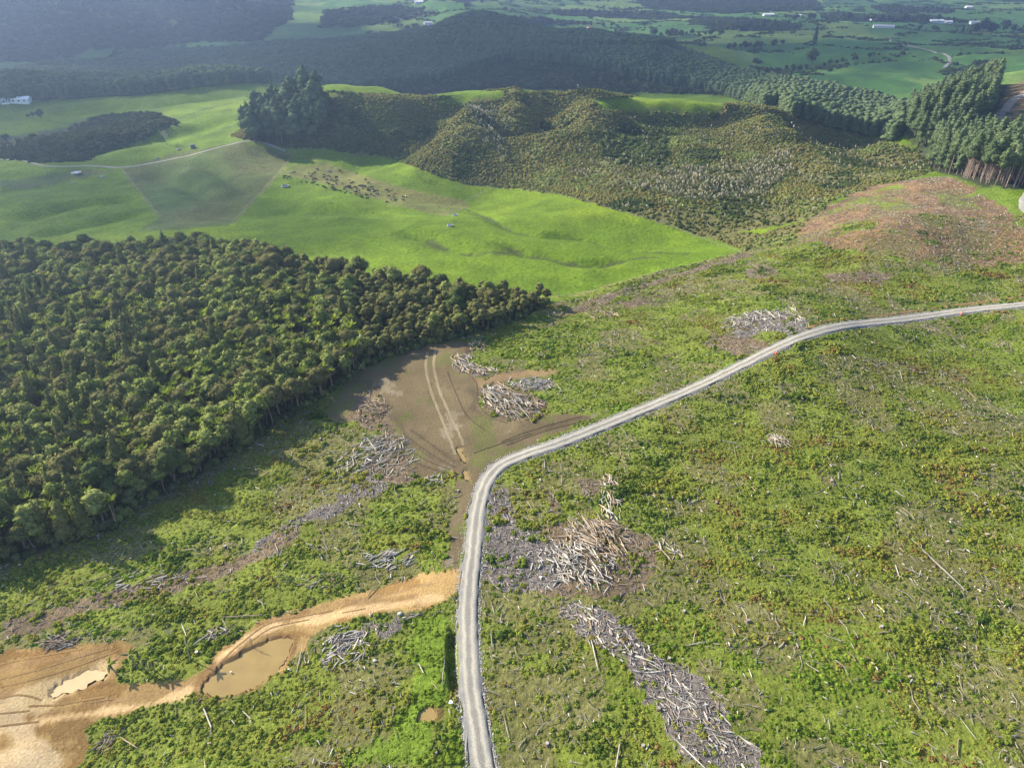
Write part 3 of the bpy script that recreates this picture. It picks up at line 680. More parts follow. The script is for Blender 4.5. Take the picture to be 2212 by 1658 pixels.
strip('gravel_bend', [(2290,476),(2240,470),(2213,455),(2208,435),(2225,414),(2290,402)], 5, M['clay'], .25, 'bend of grey road at the edge of the pines', cross=5)
STRIPCOL = (.25, .21, .18)
strip('forestry_track', [(2240,190),(2185,218),(2165,245),(2140,270),(2100,300)], 7, M['clay'], .4, 'pale track through felled ground behind the pines', cross=4)
STRIPCOL = (.2, .115, .055)
strip('earth_track', [(1740,712),(1790,692),(1900,682),(2000,668),(2100,655),(2212,640)], 2.2, M['clay'], .1, 'orange earth track above the gravel road', cross=4)
# tyre ruts pressed into the clay and the dirt pad
STRIPCOL = (.20, .125, .055)
CLN = unproj(*np.array(smooth_line([(-60,1548),(150,1528),(320,1500),(425,1468),(500,1402),(575,1346),(680,1322),(800,1298),(920,1268),(975,1258)], 7)).T)[:, :2]
dC = np.gradient(CLN, axis=0); dC /= np.linalg.norm(dC, axis=1)[:, None]; nC = np.stack([dC[:, 1], -dC[:, 0]], -1); sC = np.arange(len(CLN))
for o_, a_, b_ in ((-1.9, 0, 60), (-1.2, 10, 999), (-.4, 0, 45), (.35, 30, 999), (1.1, 0, 70), (1.8, 45, 999), (2.4, 0, 40)):
    w_ = (CLN+nC*(o_+.35*fbm(sC/9., sC*0+o_*5, 91, 2))[:, None])[a_:b_]
    cut = sorted(rng.choice(len(w_), 4, replace=False))
    for w_ in (w_[cut[0]:cut[1]], w_[cut[2]:cut[3]]):
      if len(w_) > 8: strip('wheel_rut', None, .28+.12*abs(math.sin(o_*7)), M['clay'], .07, 'dark tyre rut along the orange clay track', cross=3, drop=.02, world=w_)
for ln in ([(-40,1490),(60,1470),(160,1440),(260,1402)], [(-40,1475),(60,1452),(150,1425),(240,1398)], [(-30,1440),(80,1418),(180,1400)], [(-60,1520),(40,1500),(90,1512)]): strip('wheel_rut', ln, .4, M['clay'], .07, 'dark tyre rut on the clay pad', cross=3, drop=.02)
STRIPCOL = (.072, .056, .034)
for ln in ([(852,962),(890,995),(935,1012),(965,1022)], [(862,950),(905,985),(950,1006),(975,1014)], [(872,938),(920,972),(965,1000),(985,1008)], [(884,925),(935,962),(985,1000)], [(1092,962),(1180,930),(1285,903)], [(1080,955),(1160,925),(1260,898)], [(985,792),(1003,770),(1014,752),(1000,742)], [(1000,798),(1020,815),(1035,835),(1028,860),(1050,895),(1100,915)], [(965,800),(985,850),(1010,900),(1050,930)], [(1020,980),(1060,965),(1150,935)]): strip('wheel_rut', ln, .38, M['clay'], .09, 'dark tyre rut in the brown dirt pad', cross=3, drop=.02)
# drain cut beside the road, with a shaded bank

# loose stones thrown to the edges of the road
r = np.random.default_rng(5)
def stone(i):
    v, f = ICO1; v = v*(1+.3*(r.random(len(v))-.5))[:, None]*np.array([1, .8, .6]); return mesh('stone', v, f, M['concrete' if i else 'stick'])
i_ = r.integers(0, len(ROADXY)-1, 9000); dR = np.gradient(ROADXY, axis=0); dR /= np.linalg.norm(dR, axis=1)[:, None]
off_ = (2.3+.35*np.abs(r.normal(size=9000))**1.4)*np.where(r.random(9000) < .5, 1, -1); p_ = ROADXY[i_]+np.stack([dR[i_, 1], -dR[i_, 0]], -1)*off_[:, None]+dR[i_]*(r.random(9000)*4)[:, None]
s_ = .07+.13*r.random(9000)**2; scatter('roadside_gravel', np.stack([p_[:, 0], p_[:, 1], H(p_[:, 0], p_[:, 1])+.06], -1), np.stack([s_]*3, -1), rotz(9000, r), r.integers(0, 2, 9000), [stone(0), stone(1)], 'loose grey stones along both road edges')

# ------------------------------------------------------------------ undergrowth over the felled land (nobody could count it)
r = np.random.default_rng(11)
def clump(nm, mat, n, size, flat, nl=1, core=.8, up=.35):
    lobes = [((0, 0, .25*flat), (.8, .8, .75*flat))]
    for i in range(nl):
        a = r.random()*6.28; k = .35+.4*r.random(); q = .35+.3*r.random()
        lobes.append(((math.cos(a)*k, math.sin(a)*k, .25*flat+.1*r.random()), (q, q, q*flat)))
    v, f, n_ = foliage(lobes, n, size, r, core=core, up=up)
    return mesh(nm, v, f, M[mat], n_)
def blades(nm, mat, n, h, w, spread, plume=0):
    v = []; f = []; mi = []
    for i in range(n):
        a = r.random()*6.283; k = spread*(.3+.7*r.random()); hh = h*(.6+.5*r.random()); d = np.array([math.cos(a), math.sin(a), 0]); s = np.array([-d[1], d[0], 0])*w
        o = len(v); v += [d*.1-s, d*.1+s, d*k*.6+np.array([0, 0, hh*.8])+s*.8, d*k*.6+np.array([0, 0, hh*.8])-s*.8, d*k*1.15+np.array([0, 0, hh*.75])]
        f += [(o, o+1, o+2, o+3), (o+3, o+2, o+4)]; mi += [0, 0]
    for i in range(plume):
        a = r.random()*6.283; k = spread*.35*r.random(); hh = h*(1.25+.4*r.random()); p = np.array([math.cos(a)*k, math.sin(a)*k, hh]); q = .27*h
        o = len(v); v += [p+np.array(t)*q for t in ((.45,0,0),(0,.45,0),(-.45,0,0),(0,-.45,0),(0,0,1.5),(0,0,-1.3))]
        f += [(o,o+1,o+4),(o+1,o+2,o+4),(o+2,o+3,o+4),(o+3,o,o+4),(o+1,o,o+5),(o+2,o+1,o+5),(o+3,o+2,o+5),(o,o+3,o+5)]; mi += [1]*8
    return mesh(nm, v, f, [M[mat], M['plume']], midx=mi)
UND = [clump('undergrowth_clump', 'under', 46, .34, .62, 3) for _ in range(4)]+[clump('bushy_clump', 'under', 60, .30, .95, 4) for _ in range(2)]
LSH = [clump('grass_clump', 'lush', 40, .36, .42, 2, up=.6) for _ in range(3)]
x, y = grid_pts(-330, 330, 62, 350, .84, r)
z = H(x, y); c, u, v, dep = cover(x, y, z)
near_road, _ = seg_dist(x, y, ROADXY[::3])
k = inframe(u, v, 120) & (near_road > 2.7) & np.isin(c, [CLEAR, LUSH, LITTER, MUD, SLASH])
mo = fbm(x/14, y/14, 51, 4); hi = fbm(x/7+y/30, y/3, 41, 3)
prob = np.where(c == CLEAR, np.where(mo > .2, .5, .97), np.where(c == LUSH, .9, np.where(c == SLASH, .36, .06+.55*(fbm(x/4, y/4, 43, 3) > .14))))
prob = prob*np.where((c == CLEAR) & (hi < -.3), .6, 1)
k &= r.random(len(x)) < prob
x, y, z, c, mo, hi, dep = x[k], y[k], z[k], c[k], mo[k], hi[k], dep[k]
n = len(x); s = (.27+.42*r.random(n)**2.5)*(1+.8*np.clip(hi, -.5, .6))
tall = fbm(x/22, y/22, 47, 3) > .22
idx_ = np.where(tall & (r.random(n) < .5), 4+(r.random(n) < .5), r.integers(0, 4, n))
s = np.where(idx_ > 3, s*1.35, s)
idx_ = np.where(c == LUSH, 6+r.integers(0, 3, n), idx_)
lushn = (fbm(x/30, y/30, 91, 3) > .04) & (c == CLEAR) & (r.random(n) < .75); idx_ = np.where(lushn, 6+r.integers(0, 3, n), idx_)
sc3 = np.stack([s*(.85+.3*r.random(n)), s*(.85+.3*r.random(n)), s*(.7+.5*r.random(n))*np.where(c == SLASH, .5, 1)], -1)
scatter('undergrowth', np.stack([x, y, z-.08], -1), sc3, rotz(n, r), idx_, UND+LSH, 'low green and rusty undergrowth over the felled land')

# twigs and bark litter lying in the grey strips, sticks strewn over the felled land
def stick(nm, mat, L_, rad, bend):
    mb = MB(); mb.tube([(-L_/2, 0, rad), (0, bend, rad*1.6), (L_/2, bend*.3, rad)], [rad, rad*.8, rad*.45], 4); return mb.mesh(nm, M[mat])
STK = [stick('twig', 'mauve', 1.1, .06, .08), stick('twig', 'stick', 1.5, .05, -.15), stick('twig', 'log_grey', .8, .09, .03), stick('twig', 'log_white', .6, .10, 0), stick('twig', 'log_tan', 1.0, .07, .06), stick('branch', 'stick', 3.2, .06, .35)]
x, y = grid_pts(-250, 300, 62, 430, .66, r); z = H(x, y); c, u, v, dep = cover(x, y, z)
near_road, _ = seg_dist(x, y, ROADXY[::3])
pb = np.select([c == LITTER, c == MUD, c == SLASH, c == CLEAR], [.9, .34, .27, np.where(fbm(x/14, y/14, 51, 4) > .1, .13, .04)], 0.)
k = inframe(u, v, 60) & (r.random(len(x)) < pb) & (near_road > 2.8)
x, y, z, c = x[k], y[k], z[k], c[k]; n = len(x)
ix_ = np.select([c == LITTER, c == MUD, c == SLASH], [r.choice(6, n, p=[.42, .22, .17, .07, .07, .05]), r.choice(6, n, p=[.2, .28, .08, .04, .3, .1]), r.choice(6, n, p=[.1, .2, .08, .06, .46, .1])], r.choice(6, n, p=[.2, .25, .12, .13, .1, .2]))
s = .7+.9*r.random(n)**2
rt = rotz(n, r, .16); rt[:, 2] = np.where(c == LITTER, r.normal(2.4, .7, n), rt[:, 2])
scatter('wood_litter', np.stack([x, y, z+.02+.25*r.random(n)*(c == CLEAR)], -1), np.stack([s, s*1.2, s*1.2], -1), rt, ix_, STK, 'grey bark and twig litter on the felled land')

# rush tufts and rank grass on the paddocks
x, y = grid_pts(-500, 260, 285, 800, 4.2, r); u, v, dep = project(x, y, 0*x-14); k = inframe(u, v, 60); x, y = x[k], y[k]; z = H(x, y); c, u, v, dep = cover(x, y, z)
w = fbm(x/30, y/12, 201, 4); k = np.isin(c, [PAST, BROWN, TAN]) & (r.random(len(x)) < np.where(w > .18, .55, .07)); x, y, z = x[k], y[k], z[k]; n = len(x); s = .25+.4*r.random(n)**2
scatter('grass_tufts', np.stack([x, y, z-.05], -1), np.stack([s*1.3, s*1.3, s*.7], -1), rotz(n, r), r.integers(0, 3, n), LSH, 'rank grass tufts on the paddocks')
# ------------------------------------------------------------------ scrub, pampas and far woods
SCB = [clump('scrub_bush', 'scrub', 30, .40, 1.0, 2, up=.2) for _ in range(4)]
DKB = [clump('dark_bush', 'dark', 30, .40, 1.0, 3, up=.2) for _ in range(2)]
PLB = [clump('green_bush', 'pale', 26, .42, .9, 2, up=.2) for _ in range(2)]
x, y = grid_pts(-420, 520, 325, 740, 1.85, r); z = H(x, y); c, u, v, dep = cover(x, y, z)
k = inframe(u, v, 40) & np.isin(c, [SCRUB, GULLY])
gap = fbm(x/20, y/20, 101, 3)
k &= r.random(len(x)) < np.where(c == GULLY, .55, np.where((y < 420) & (u < 1800), .45, np.where((u > 1720) & (gap > .2), .35, .95)))
x, y, z, c, u, v = x[k], y[k], z[k], c[k], u[k], v[k]; n = len(x)
s = (1.02+.8*r.random(n)**2)*(1+.3*fbm(x/30, y/30, 103, 3))
pick = fbm(x/35, y/35, 105, 3)
ix_ = np.where(pick > .24, 4+r.integers(0, 2, n), r.integers(0, 4, n)); ix_ = np.where((r.random(n) < .10) | ((pick < -.33) & (u > 1150)), 6+r.integers(0, 2, n), ix_)
darkhill = inpoly(u, v, [(520,310),(560,260),(700,215),(780,240),(870,340),(700,330)]); ix_ = np.where(darkhill & (r.random(n) < 1.8), 4+r.integers(0, 2, n), ix_)
bigd = inpoly(u, v, [(1290,300),(1340,270),(1440,290),(1440,350),(1380,370),(1300,340)]) & (r.random(n) < .5); ix_ = np.where(bigd, 4, ix_); s = np.where(bigd, s*1.9, s)
scatter('scrub', np.stack([x, y, z-.2], -1), np.stack([s, s, s*(.8+.4*r.random(n))], -1), rotz(n, r), ix_, SCB+DKB+PLB, 'brown green scrub covering the ridge face')
PMP = [blades('pampas_clump', 'tussock', 26, 1.5, .09, 1.3, plume=p) for p in (5, 8, 3)]
x, y = grid_pts(-150, 450, 380, 700, 2.6, r); z = H(x, y); c, u, v, dep = cover(x, y, z); w = fbm(x/24, y/24, 111, 3)
k = inframe(u, v, 20) & (((c == GULLY) & (r.random(len(x)) < np.where(w > -.1, .62, .15))) | ((c == SCRUB) & (u > 1000) & (r.random(len(x)) < np.where((v > 280) & (u > 1250), .05, .008))))
x, y, z = x[k], y[k], z[k]; n = len(x); s = .95+.6*r.random(n)
scatter('pampas_grass', np.stack([x, y, z+.6], -1), np.stack([s, s, s], -1), rotz(n, r), r.integers(0, 3, n), PMP, 'pale plumed pampas grass in the scrub gullies')

def pine_young(nm, mat):
    v, f, n_ = crown_cone(r, .23, 1.0, 0, 64, .075); return mesh(nm, v, f, M[mat], n_)
YP = [pine_young('young_pine', 'ypine') for _ in range(3)]+[pine_young('dark_pine', 'pine') for _ in range(2)]
x, y = grid_pts(-900, 700, 560, 1600, 4.0, r); z = H(x, y); c, u, v, dep = cover(x, y, z)
k = inframe(u, v, 60) & (c == PINE) & ~((y < 760) & (x > 190) & (u > 1945))
x, y, z, u, v = x[k], y[k], z[k], u[k], v[k]; n = len(x)
h_ = (10+4.5*r.random(n))*np.where((v < 115) & (u > 900), 1.35, 1.0)
strip_ = (u > 1480) & (v > 110)
ix_ = np.where(strip_ | (r.random(n) < .35), r.integers(0, 3, n), 3+r.integers(0, 2, n))
scatter('pine_plantation', np.stack([x, y, z-.3], -1), np.stack([h_*1.05, h_*1.05, h_], -1), rotz(n, r, .03), ix_, YP, 'dark pine plantation over the hill behind the ridge')
hx, hy = grid_pts(-300, 2100, 800, 2900, 7.5, r); hu, hv, hd = project(hx, hy, 0*hx-30); k = inframe(hu, hv, 30); hx, hy = hx[k], hy[k]; hz_ = H(hx, hy); hc, hu, hv, hd = cover(hx, hy, hz_)
gx_, gy_ = (hx+40*fbm(hx/200, hy/200, 301, 2))/190, (hy+40*fbm(hx/200, hy/200, 303, 2))/150
gx_ = gx_+.35*np.floor(gy_); ex_ = np.minimum(np.abs(gx_-np.round(gx_))*190, np.abs(gy_-np.round(gy_))*150)
k = (hc == FARP) & (((ex_ < 5) & (fbm(hx/90, hy/90, 305, 3) > -.05)) | (fbm(hx/70, hy/40, 307, 3) > .37) | (r.random(len(hx)) < .004)); HED = (hx[k], hy[k], hz_[k])
BSH = [clump('far_bush', 'bush', 34, .36, .9, 4, up=.2) for _ in range(3)]
x, y = grid_pts(-2100, 2100, 500, 3300, 11.5, r)
u, v, dep = project(x, y, 0*x-20); k = inframe(u, v, 500); x, y = x[k], y[k]
z = H(x, y); c, u, v, dep = cover(x, y, z); k = inframe(u, v, 60) & (c == BUSH); k &= r.random(len(x)) < .93
x, y, z, dep = x[k], y[k], z[k], dep[k]; n = len(x)
s = np.where(y < 900, 3.3, 6.2)*(.75+.6*r.random(n))
x2, y2 = grid_pts(-420, 520, 480, 1200, 4.2, r); z2 = H(x2, y2); c2, u2, v2, d2 = cover(x2, y2, z2); k = (c2 == BUSH) & inframe(u2, v2, 60)
x = np.r_[x, x2[k], HED[0]]; y = np.r_[y, y2[k], HED[1]]; z = np.r_[z, z2[k], HED[2]]; s = np.r_[s, (2.2+1.6*r.random(k.sum())), 2.2+3.2*r.random(len(HED[0]))**2]; n = len(x)
scatter('far_bush', np.stack([x, y, z-.5], -1), np.stack([s, s, s*(.7+.4*r.random(n))], -1), rotz(n, r, .03), r.integers(0, 3, n), BSH, 'dark bush and hedgerows over the far hills and plain')

# ------------------------------------------------------------------ trees that stand as things
def dup_tree(proto, loc, rz, scl, label, cat, group, tilt=(0, 0)):
    name, parts = proto
    e = bpy.data.objects.new(name, None); COL.objects.link(e)
    e.location = loc; e.rotation_euler = (tilt[0], tilt[1], rz); e.scale = scl
    e['label'] = label; e['category'] = cat
    if group: e['group'] = group
    for pn, pm in parts:
        o = bpy.data.objects.new(pn, pm); COL.objects.link(o); o.parent = e
    return e
def joined(name, parts):
    v = []; f = []; mi = []; mats = []; nn = []
    for k, (pn, me) in enumerate(parts):
        o = len(v); v += [tuple(p.co) for p in me.vertices]; f += [tuple(i+o for i in q.vertices) for q in me.polygons]; mi += [k]*len(me.polygons); mats.append(me.materials[0])
        vn = np.zeros((len(me.vertices), 3)); cn = np.array([l.vector[:] for l in me.corner_normals]); li = np.array([l.vertex_index for l in me.loops]); vn[li] = cn; nn += list(vn)
    return mesh(name, v, f, mats, nn, mi)
def proto(name, mk_crown, cmat, mk_trunk, n):
    out = []
    for i in range(n):
        cv, cf, cn = mk_crown(i)
        out.append((name, [('trunk', mk_trunk(i)), ('crown', mesh('crown', cv, cf, M[cmat] if isinstance(cmat, str) else M[cmat[i % len(cmat)]], cn))]))
    return out
def palm_mesh(nfr, L_, mat):
    v = []; f = []
    for i in range(nfr):
        a = 6.283*(i+r.random()*.5)/nfr; el = R(48+28*r.random()) if i % 3 else R(78); d = np.array([math.cos(a)*math.cos(el), math.sin(a)*math.cos(el), math.sin(el)]); s = np.array([-math.sin(a), math.cos(a), 0])
        prev = None
        for k in range(5):
            t = k/4; p = d*L_*t+np.array([math.cos(a), math.sin(a), 0])*L_*.25*t*t+np.array([0, 0, -L_*.22*t*t]); w = L_*.16*math.sin(math.pi*min(1, .18+.78*t))
            o = len(v); v += [p-s*w+np.array([0, 0, -w*.45]), p, p+s*w+np.array([0, 0, -w*.45])]
            if prev is not None: f += [(prev, prev+1, o+1, o), (prev+1, prev+2, o+2, o+1)]
            prev = o
    return v, f
def mk_palm(i):
    pv, pf = palm_mesh(13, 1.9+.3*r.random(), 'palm'); return [(p[0], p[1], p[2]+5.7) for p in pv], pf, None
tk = lambda h, rad, mat, limbs=4, sp=1.6: (lambda i: trunk_mesh('trunk', r, h, rad, M[mat], limbs, sp))
ROUND = proto('round_tree', lambda i: crown_dome(r, 6.8, 5.6, 4.0, 11, 460, .33), ['olive', 'olive', 'dark', 'olive'], tk(7.5, .28, 'bark', 5, 2.0), 4)
KAN = proto('slender_tree', lambda i: crown_dome(r, 3.7, 3.9, 3.9, 6, 200, .27), ['kanuka', 'kanuka', 'olive'], tk(6.5, .13, 'palebark', 3, .9), 4)
CONE = proto('conical_tree', lambda i: crown_cone(r, 4.6, 11, .8, 420, .30), 'cone', tk(9, .25, 'bark', 0), 3)
PALM = proto('palm', mk_palm, 'palm', lambda i: trunk_mesh('trunk', r, 5.8, .16, M['palebark'], 0), 3)
PALE = proto('pale_tree', lambda i: crown_dome(r, 3.9, 4.6, 3.0, 7, 190, .36), 'pale', tk(4, .14, 'bark', 3, 1.0), 3)
GREY = proto('grey_green_tree', lambda i: crown_dome(r, 6.2, 5.2, 2.6, 9, 420, .27), 'grey', tk(5.5, .25, 'bark', 4, 1.8), 2)
x, y = grid_pts(-300, 40, 95, 400, 2.75, r); z = H(x, y); c, u, v, dep = cover(x, y, z)
k = (c == NATIVE) & inframe(u, v, 130); x, y, z, u, v, dep = x[k], y[k], z[k], u[k], v[k], dep[k]; n = len(x)
band = fbm(x/28, y/28, 121, 3)
right = (u > 760+60*band) | ((v < 640) & (u > 560+80*band))
low = sstep(600, 720, v)*(1-right)
kind = np.empty(n, int); q = r.random(n)
pal = .08+.30*low*(.8+1.7*band); pale = pal+.14+.10*low; cone = pale+.02+.085*(u < 330)*(v > 690)+.03*(v > 640); grey = cone+.045*low+.01; rnd_ = grey+.34-.14*low
kind = np.select([right & (q < .80), right & (q < .84), right & (q < .88), q < pal, q < pale, q < cone, q < grey, q < rnd_], [1, 4, 0, 3, 4, 2, 5, 0], np.where(right, -1, np.where(q < .94, 4, -1)))
# near the left of the frame stand a few broad trees and cones
SETS = [ROUND, KAN, CONE, PALM, PALE, GREY]
SIZES = [(.85, .6), (.92, .35), (.9, .65), (1.2, .35), (1.15, .5), (.85, .5)]
TONE = {0: ['dark olive domed', 'dull olive rounded', 'deep green domed', 'olive umbrella-crowned'], 1: ['slim olive', 'slender grey olive', 'slender dark olive', 'slim round-topped'],
        2: ['olive pointed', 'brown green pointed', 'broad cone-shaped'], 3: ['yellow green feathery', 'arching-fronded', 'upright-fronded'], 4: ['pale green bushy', 'light green leafy', 'pale broad-leaved'], 5: ['grey green rounded', 'silvery domed']}
NOUN = ['tree', 'tree', 'conifer', 'palm', 'tree', 'tree']
NEIGH = ['a domed tree', 'a slender tree', 'a cone-shaped tree', 'a palm', 'a pale tree', 'a grey green tree']
CAT = ['tree', 'tree', 'tree', 'palm', 'tree', 'tree']
GRP = ['domed trees of the native forest', 'slender trees crowding the forest edge', 'cone-shaped trees of the native forest', 'palms in the native forest', 'pale small trees in the native forest', 'grey green trees of the native forest']
def forest_place(u, v):
    a = 'above the dirt pad' if u > 760 else 'near the dirt pad' if u > 560 else 'mid forest' if u > 330 else 'left part' if u > 120 else 'left edge'
    e = 'by the paddock' if v < 590 else 'upper slope' if v < 720 else 'middle slope' if v < 880 else 'lower slope' if v < 1040 else 'near corner'
    return a+', '+e
def neighbour(i):
    d = (x-x[i])**2+(y-y[i])**2; d[(kind == kind[i]) | (kind < 0)] = 9e9; return NEIGH[kind[int(np.argmin(d))]]
rest = []
for kd in range(6):
    ii = np.where(kind == kd)[0]; vis = inframe(u[ii], v[ii], 30); ii = ii[np.argsort(np.where(vis, dep[ii], 9e9))]
    base, rng_ = SIZES[kd]
    for j, i in enumerate(ii):
        s = base*(.8+rng_*r.random()*1.25); sz = s*(.9+.2*r.random())
        vi = int(r.integers(0, len(SETS[kd])))
        if j < 300 and inframe(u[i], v[i], 30):
            lab = f"{'tall' if sz > base*1.12 else 'low' if sz < base*.88 else 'mid-sized'} {TONE[kd][vi]} {NOUN[kd]} beside {neighbour(i)}, {forest_place(u[i], v[i])}"
            dup_tree(SETS[kd][vi], (x[i], y[i], z[i]-.2), r.random()*6.28, (s, s, sz), lab, CAT[kd], GRP[kd], (r.normal()*.04, r.normal()*.04))
        else: rest.append((x[i], y[i], z[i]-.2, s, sz, kd, vi))
src = []; off = {}
for kd in range(6):
    for vi, p in enumerate(SETS[kd]):
        off[kd, vi] = len(src); src.append(joined(SETS[kd][vi][0]+'_mass', p[1]))
rs = np.array([q[:5] for q in rest])
scatter('forest', rs[:, :3], rs[:, [3, 3, 4]], rotz(len(rs), r, .04), [off[q[5], q[6]] for q in rest], src, 'rest of the dense native forest canopy')
# low growth on the forest floor and along its edge
FLO = [clump('fern_clump', 'dark', 26, .4, .8, 2), clump('fern_clump', 'pale', 26, .4, .8, 2), clump('fern_clump', 'grey', 26, .4, .8, 2)]
x, y = grid_pts(-300, 40, 92, 395, 2.3, r); z = H(x, y); c, u, v, dep = cover(x, y, z); k = (c == NATIVE) & inframe(u, v, 60); x, y, z = x[k], y[k], z[k]; n = len(x)
s = 1.0+1.5*r.random(n)
scatter('forest_undergrowth', np.stack([x, y, z], -1), np.stack([s, s, s*1.3], -1), rotz(n, r), r.choice(3, n, p=[.55, .2, .25]), FLO, 'dark ferns and saplings under the native forest')

# pines: the clump on the knoll and the stand at the right
def mk_pine(bare, w):
    def f(i):
        lobes = []
        for k in range(11):
            t = k/10.; a = r.random()*6.28; q = w*(1-t**2.2)**.5*(.26+.14*r.random())+1.3; d_ = w*.36*(1-t**2)*r.random()
            lobes.append(((math.cos(a)*d_, math.sin(a)*d_, bare+(25-bare)*(.06+.90*t)), (q, q, q*.62+.3)))
        return foliage(lobes, 420, .55, r, core=.72, up=.3)
    return f
def pine_trunk(limb0, n, mat):
    def f(i):
        mb = MB(); mb.tube([(0, 0, -.6), (0, 0, 12), (0, 0, 24)], [.36, .26, .06], 6)
        for k in range(n):
            a = r.random()*6.28; z0 = limb0+(12-limb0)*k/n; l = 1.4+1.8*r.random(); mb.tube([(0, 0, z0), (math.cos(a)*l, math.sin(a)*l, z0+.5+.7*r.random())], [.08, .03], 4)
        return mb.mesh('trunk', M[mat])
    return f
PINE_A = proto('pine_tree', mk_pine(6, 14), 'pine', pine_trunk(3, 10, 'bark'), 3)
PINE_B = proto('pine_tree', mk_pine(13, 6.6), 'ypine', pine_trunk(4, 16, 'palebark'), 3)
PINE_C = proto('pine_tree', mk_pine(4, 7.2), 'ypine', pine_trunk(3, 8, 'bark'), 3)
def pine_at(px_, py_, set_, hs, lab, grp):
    z = float(H(np.array([px_]), np.array([py_]))[0]); s = hs/25.
    dup_tree(set_[int(r.integers(0, 3))], (px_, py_, z), r.random()*6.28, (s*(.85+.3*r.random()), s*(.85+.3*r.random()), s), lab, 'tree', grp, (r.normal()*.02, r.normal()*.02))
KN = [(532,296),(548,300),(540,284),(556,288),(566,302),(575,284),(560,272),(572,266),(585,272),(590,292),(582,304),(600,300),(600,280),(596,260),(606,252),(612,268),(620,290),(622,304),(632,276),(628,258),(620,244),(634,240),(645,252),(650,270),(645,292),(640,306),(660,285),(664,262),(660,242),(650,230),(664,226),(676,236),(680,256),(676,276),(684,294),(692,268),(694,246),(690,228),(668,305),(700,284),(552,309),(610,310)]
q = unproj(*np.array(KN).T)
for (a, b, _), (uu, vv) in zip(q, KN):
    pine_at(a, b, PINE_A, 23+8*r.random(), f"{'outermost left' if uu < 545 else 'front row' if vv > 295 else 'crest' if vv < 250 else 'inner'} dark old pine in the clump {'left of the knoll' if uu < 600 else 'on the knoll top' if uu < 650 else 'on the right of the knoll'}", 'old pines on the knoll')
x, y = grid_pts(190, 470, 395, 770, 5.2, r); z = H(x, y); c, u, v, dep = cover(x, y, z)
ST = [(2022,372),(1990,335),(1962,290),(1958,235),(1995,185),(2100,165),(2150,180),(2130,260),(2065,305),(2100,330),(2212,320),(2330,330),(2330,440),(2212,432),(2150,410),(2060,378)]
u3, v3, _ = project(x, y, z); k = inpoly(u3, v3, ST) & (y < 720); x, y, dep, u3, v3 = x[k], y[k], dep[k], u3[k], v3[k]
o = np.argsort(dep); restp = []
for j, i in enumerate(o):
    if j < 255: pine_at(x[i], y[i], PINE_B if (u3[i] > 2045 and (j < 60 or r.random() < .6)) else PINE_C, 21+6*r.random(), f"{('slim', 'broad', 'lofty')[int(r.integers(0, 3))]} pine in the {'front' if j < 28 else 'second' if j < 70 else 'third' if j < 120 else 'middle' if j < 190 else 'rear'} rows, {'at the stand right end' if u3[i] > 2190 else 'right half' if u3[i] > 2140 else 'above the slash' if u3[i] > 2060 else 'left half' if u3[i] > 2020 else 'at the stand left end'}", 'tall pines in the stand above the brown slope')
    else: restp.append((x[i], y[i], float(H(x[i:i+1], y[i:i+1])[0]), (21+6*r.random())/25))
rs = np.array(restp)
if len(rs): scatter('pine_stand', rs[:, :3], rs[:, [3, 3, 3]], rotz(len(rs), r, .02), r.integers(0, 3, len(rs)), [joined('pine_mass', p[1]) for p in PINE_C], 'rear of the tall pine stand')
# far trees and shelter belts on the shaded farmland, each its own tree
FT = proto('far_tree', lambda i: crown_dome(r, 9, 9, 2, 6, 120, .8), ['bush', 'dark', 'bush'], tk(6, .4, 'bark', 3, 2), 3)
FC = proto('far_conifer', lambda i: crown_cone(r, 7, 20, .5, 130, .8), ['pine', 'bush'], tk(16, .4, 'bark', 0), 2)
ROWS = [(1411,78,1470,80,8,13,0,'dark rounded tree in the clump right of the wooded summit'),(1480,76,1560,78,9,11,0,'dark tree in the row over the shaded paddock'),(1572,108,1690,98,16,9,0,'low dark tree in the hedge across the shaded paddock'),(1640,62,1700,60,8,15,1,'dark conifer in the upper shelter belt'),(1590,66,1640,64,6,12,0,'tree at the left end of the upper shelter belt'),
 (1700,42,1900,46,22,14,0,'tree in the long far belt below the wooded hills'),(1900,46,2050,48,18,13,0,'tree in the right part of the long far belt'),(1980,66,2030,68,6,10,0,'small tree beside the far farm buildings'),(2070,70,2100,72,4,14,1,'dark conifer left of the big far tree'),(2150,66,2212,70,6,16,0,'tree at the right edge beyond the paddocks'),
 (1750,150,1640,158,12,7,0,'low tree along the gully left of the lone tree'),(1780,145,1900,120,12,7,0,'low tree along the gully right of the lone tree'),(1620,196,1750,215,22,9,0,'dark tree along the belt below the shaded paddock'),(1750,220,1880,222,18,9,0,'dark tree on the lower edge of the shaded paddock'),
 (870,92,960,88,9,9,0,'tree in the hedge left of the wooded summit'),(1000,42,1180,48,18,11,0,'tree in the belt behind the wooded summit'),(1180,30,1420,36,22,12,0,'tree in the far belt among pale paddocks'),(760,46,880,60,12,11,0,'tree in the belt on the left valley side'),(1250,55,1330,60,8,10,0,'tree beside the far farmhouse'),(690,110,860,104,14,11,0,'tree along the valley foot left of the summit'),
 (240,128,330,120,9,12,0,'dark tree on the left valley floor'),(60,253,90,252,4,7,0,'tree beside the long white shed'),(1110,50,1180,55,6,10,0,'tree around the far white farmhouse'),(380,110,480,112,8,10,0,'tree by the far left paddock')]
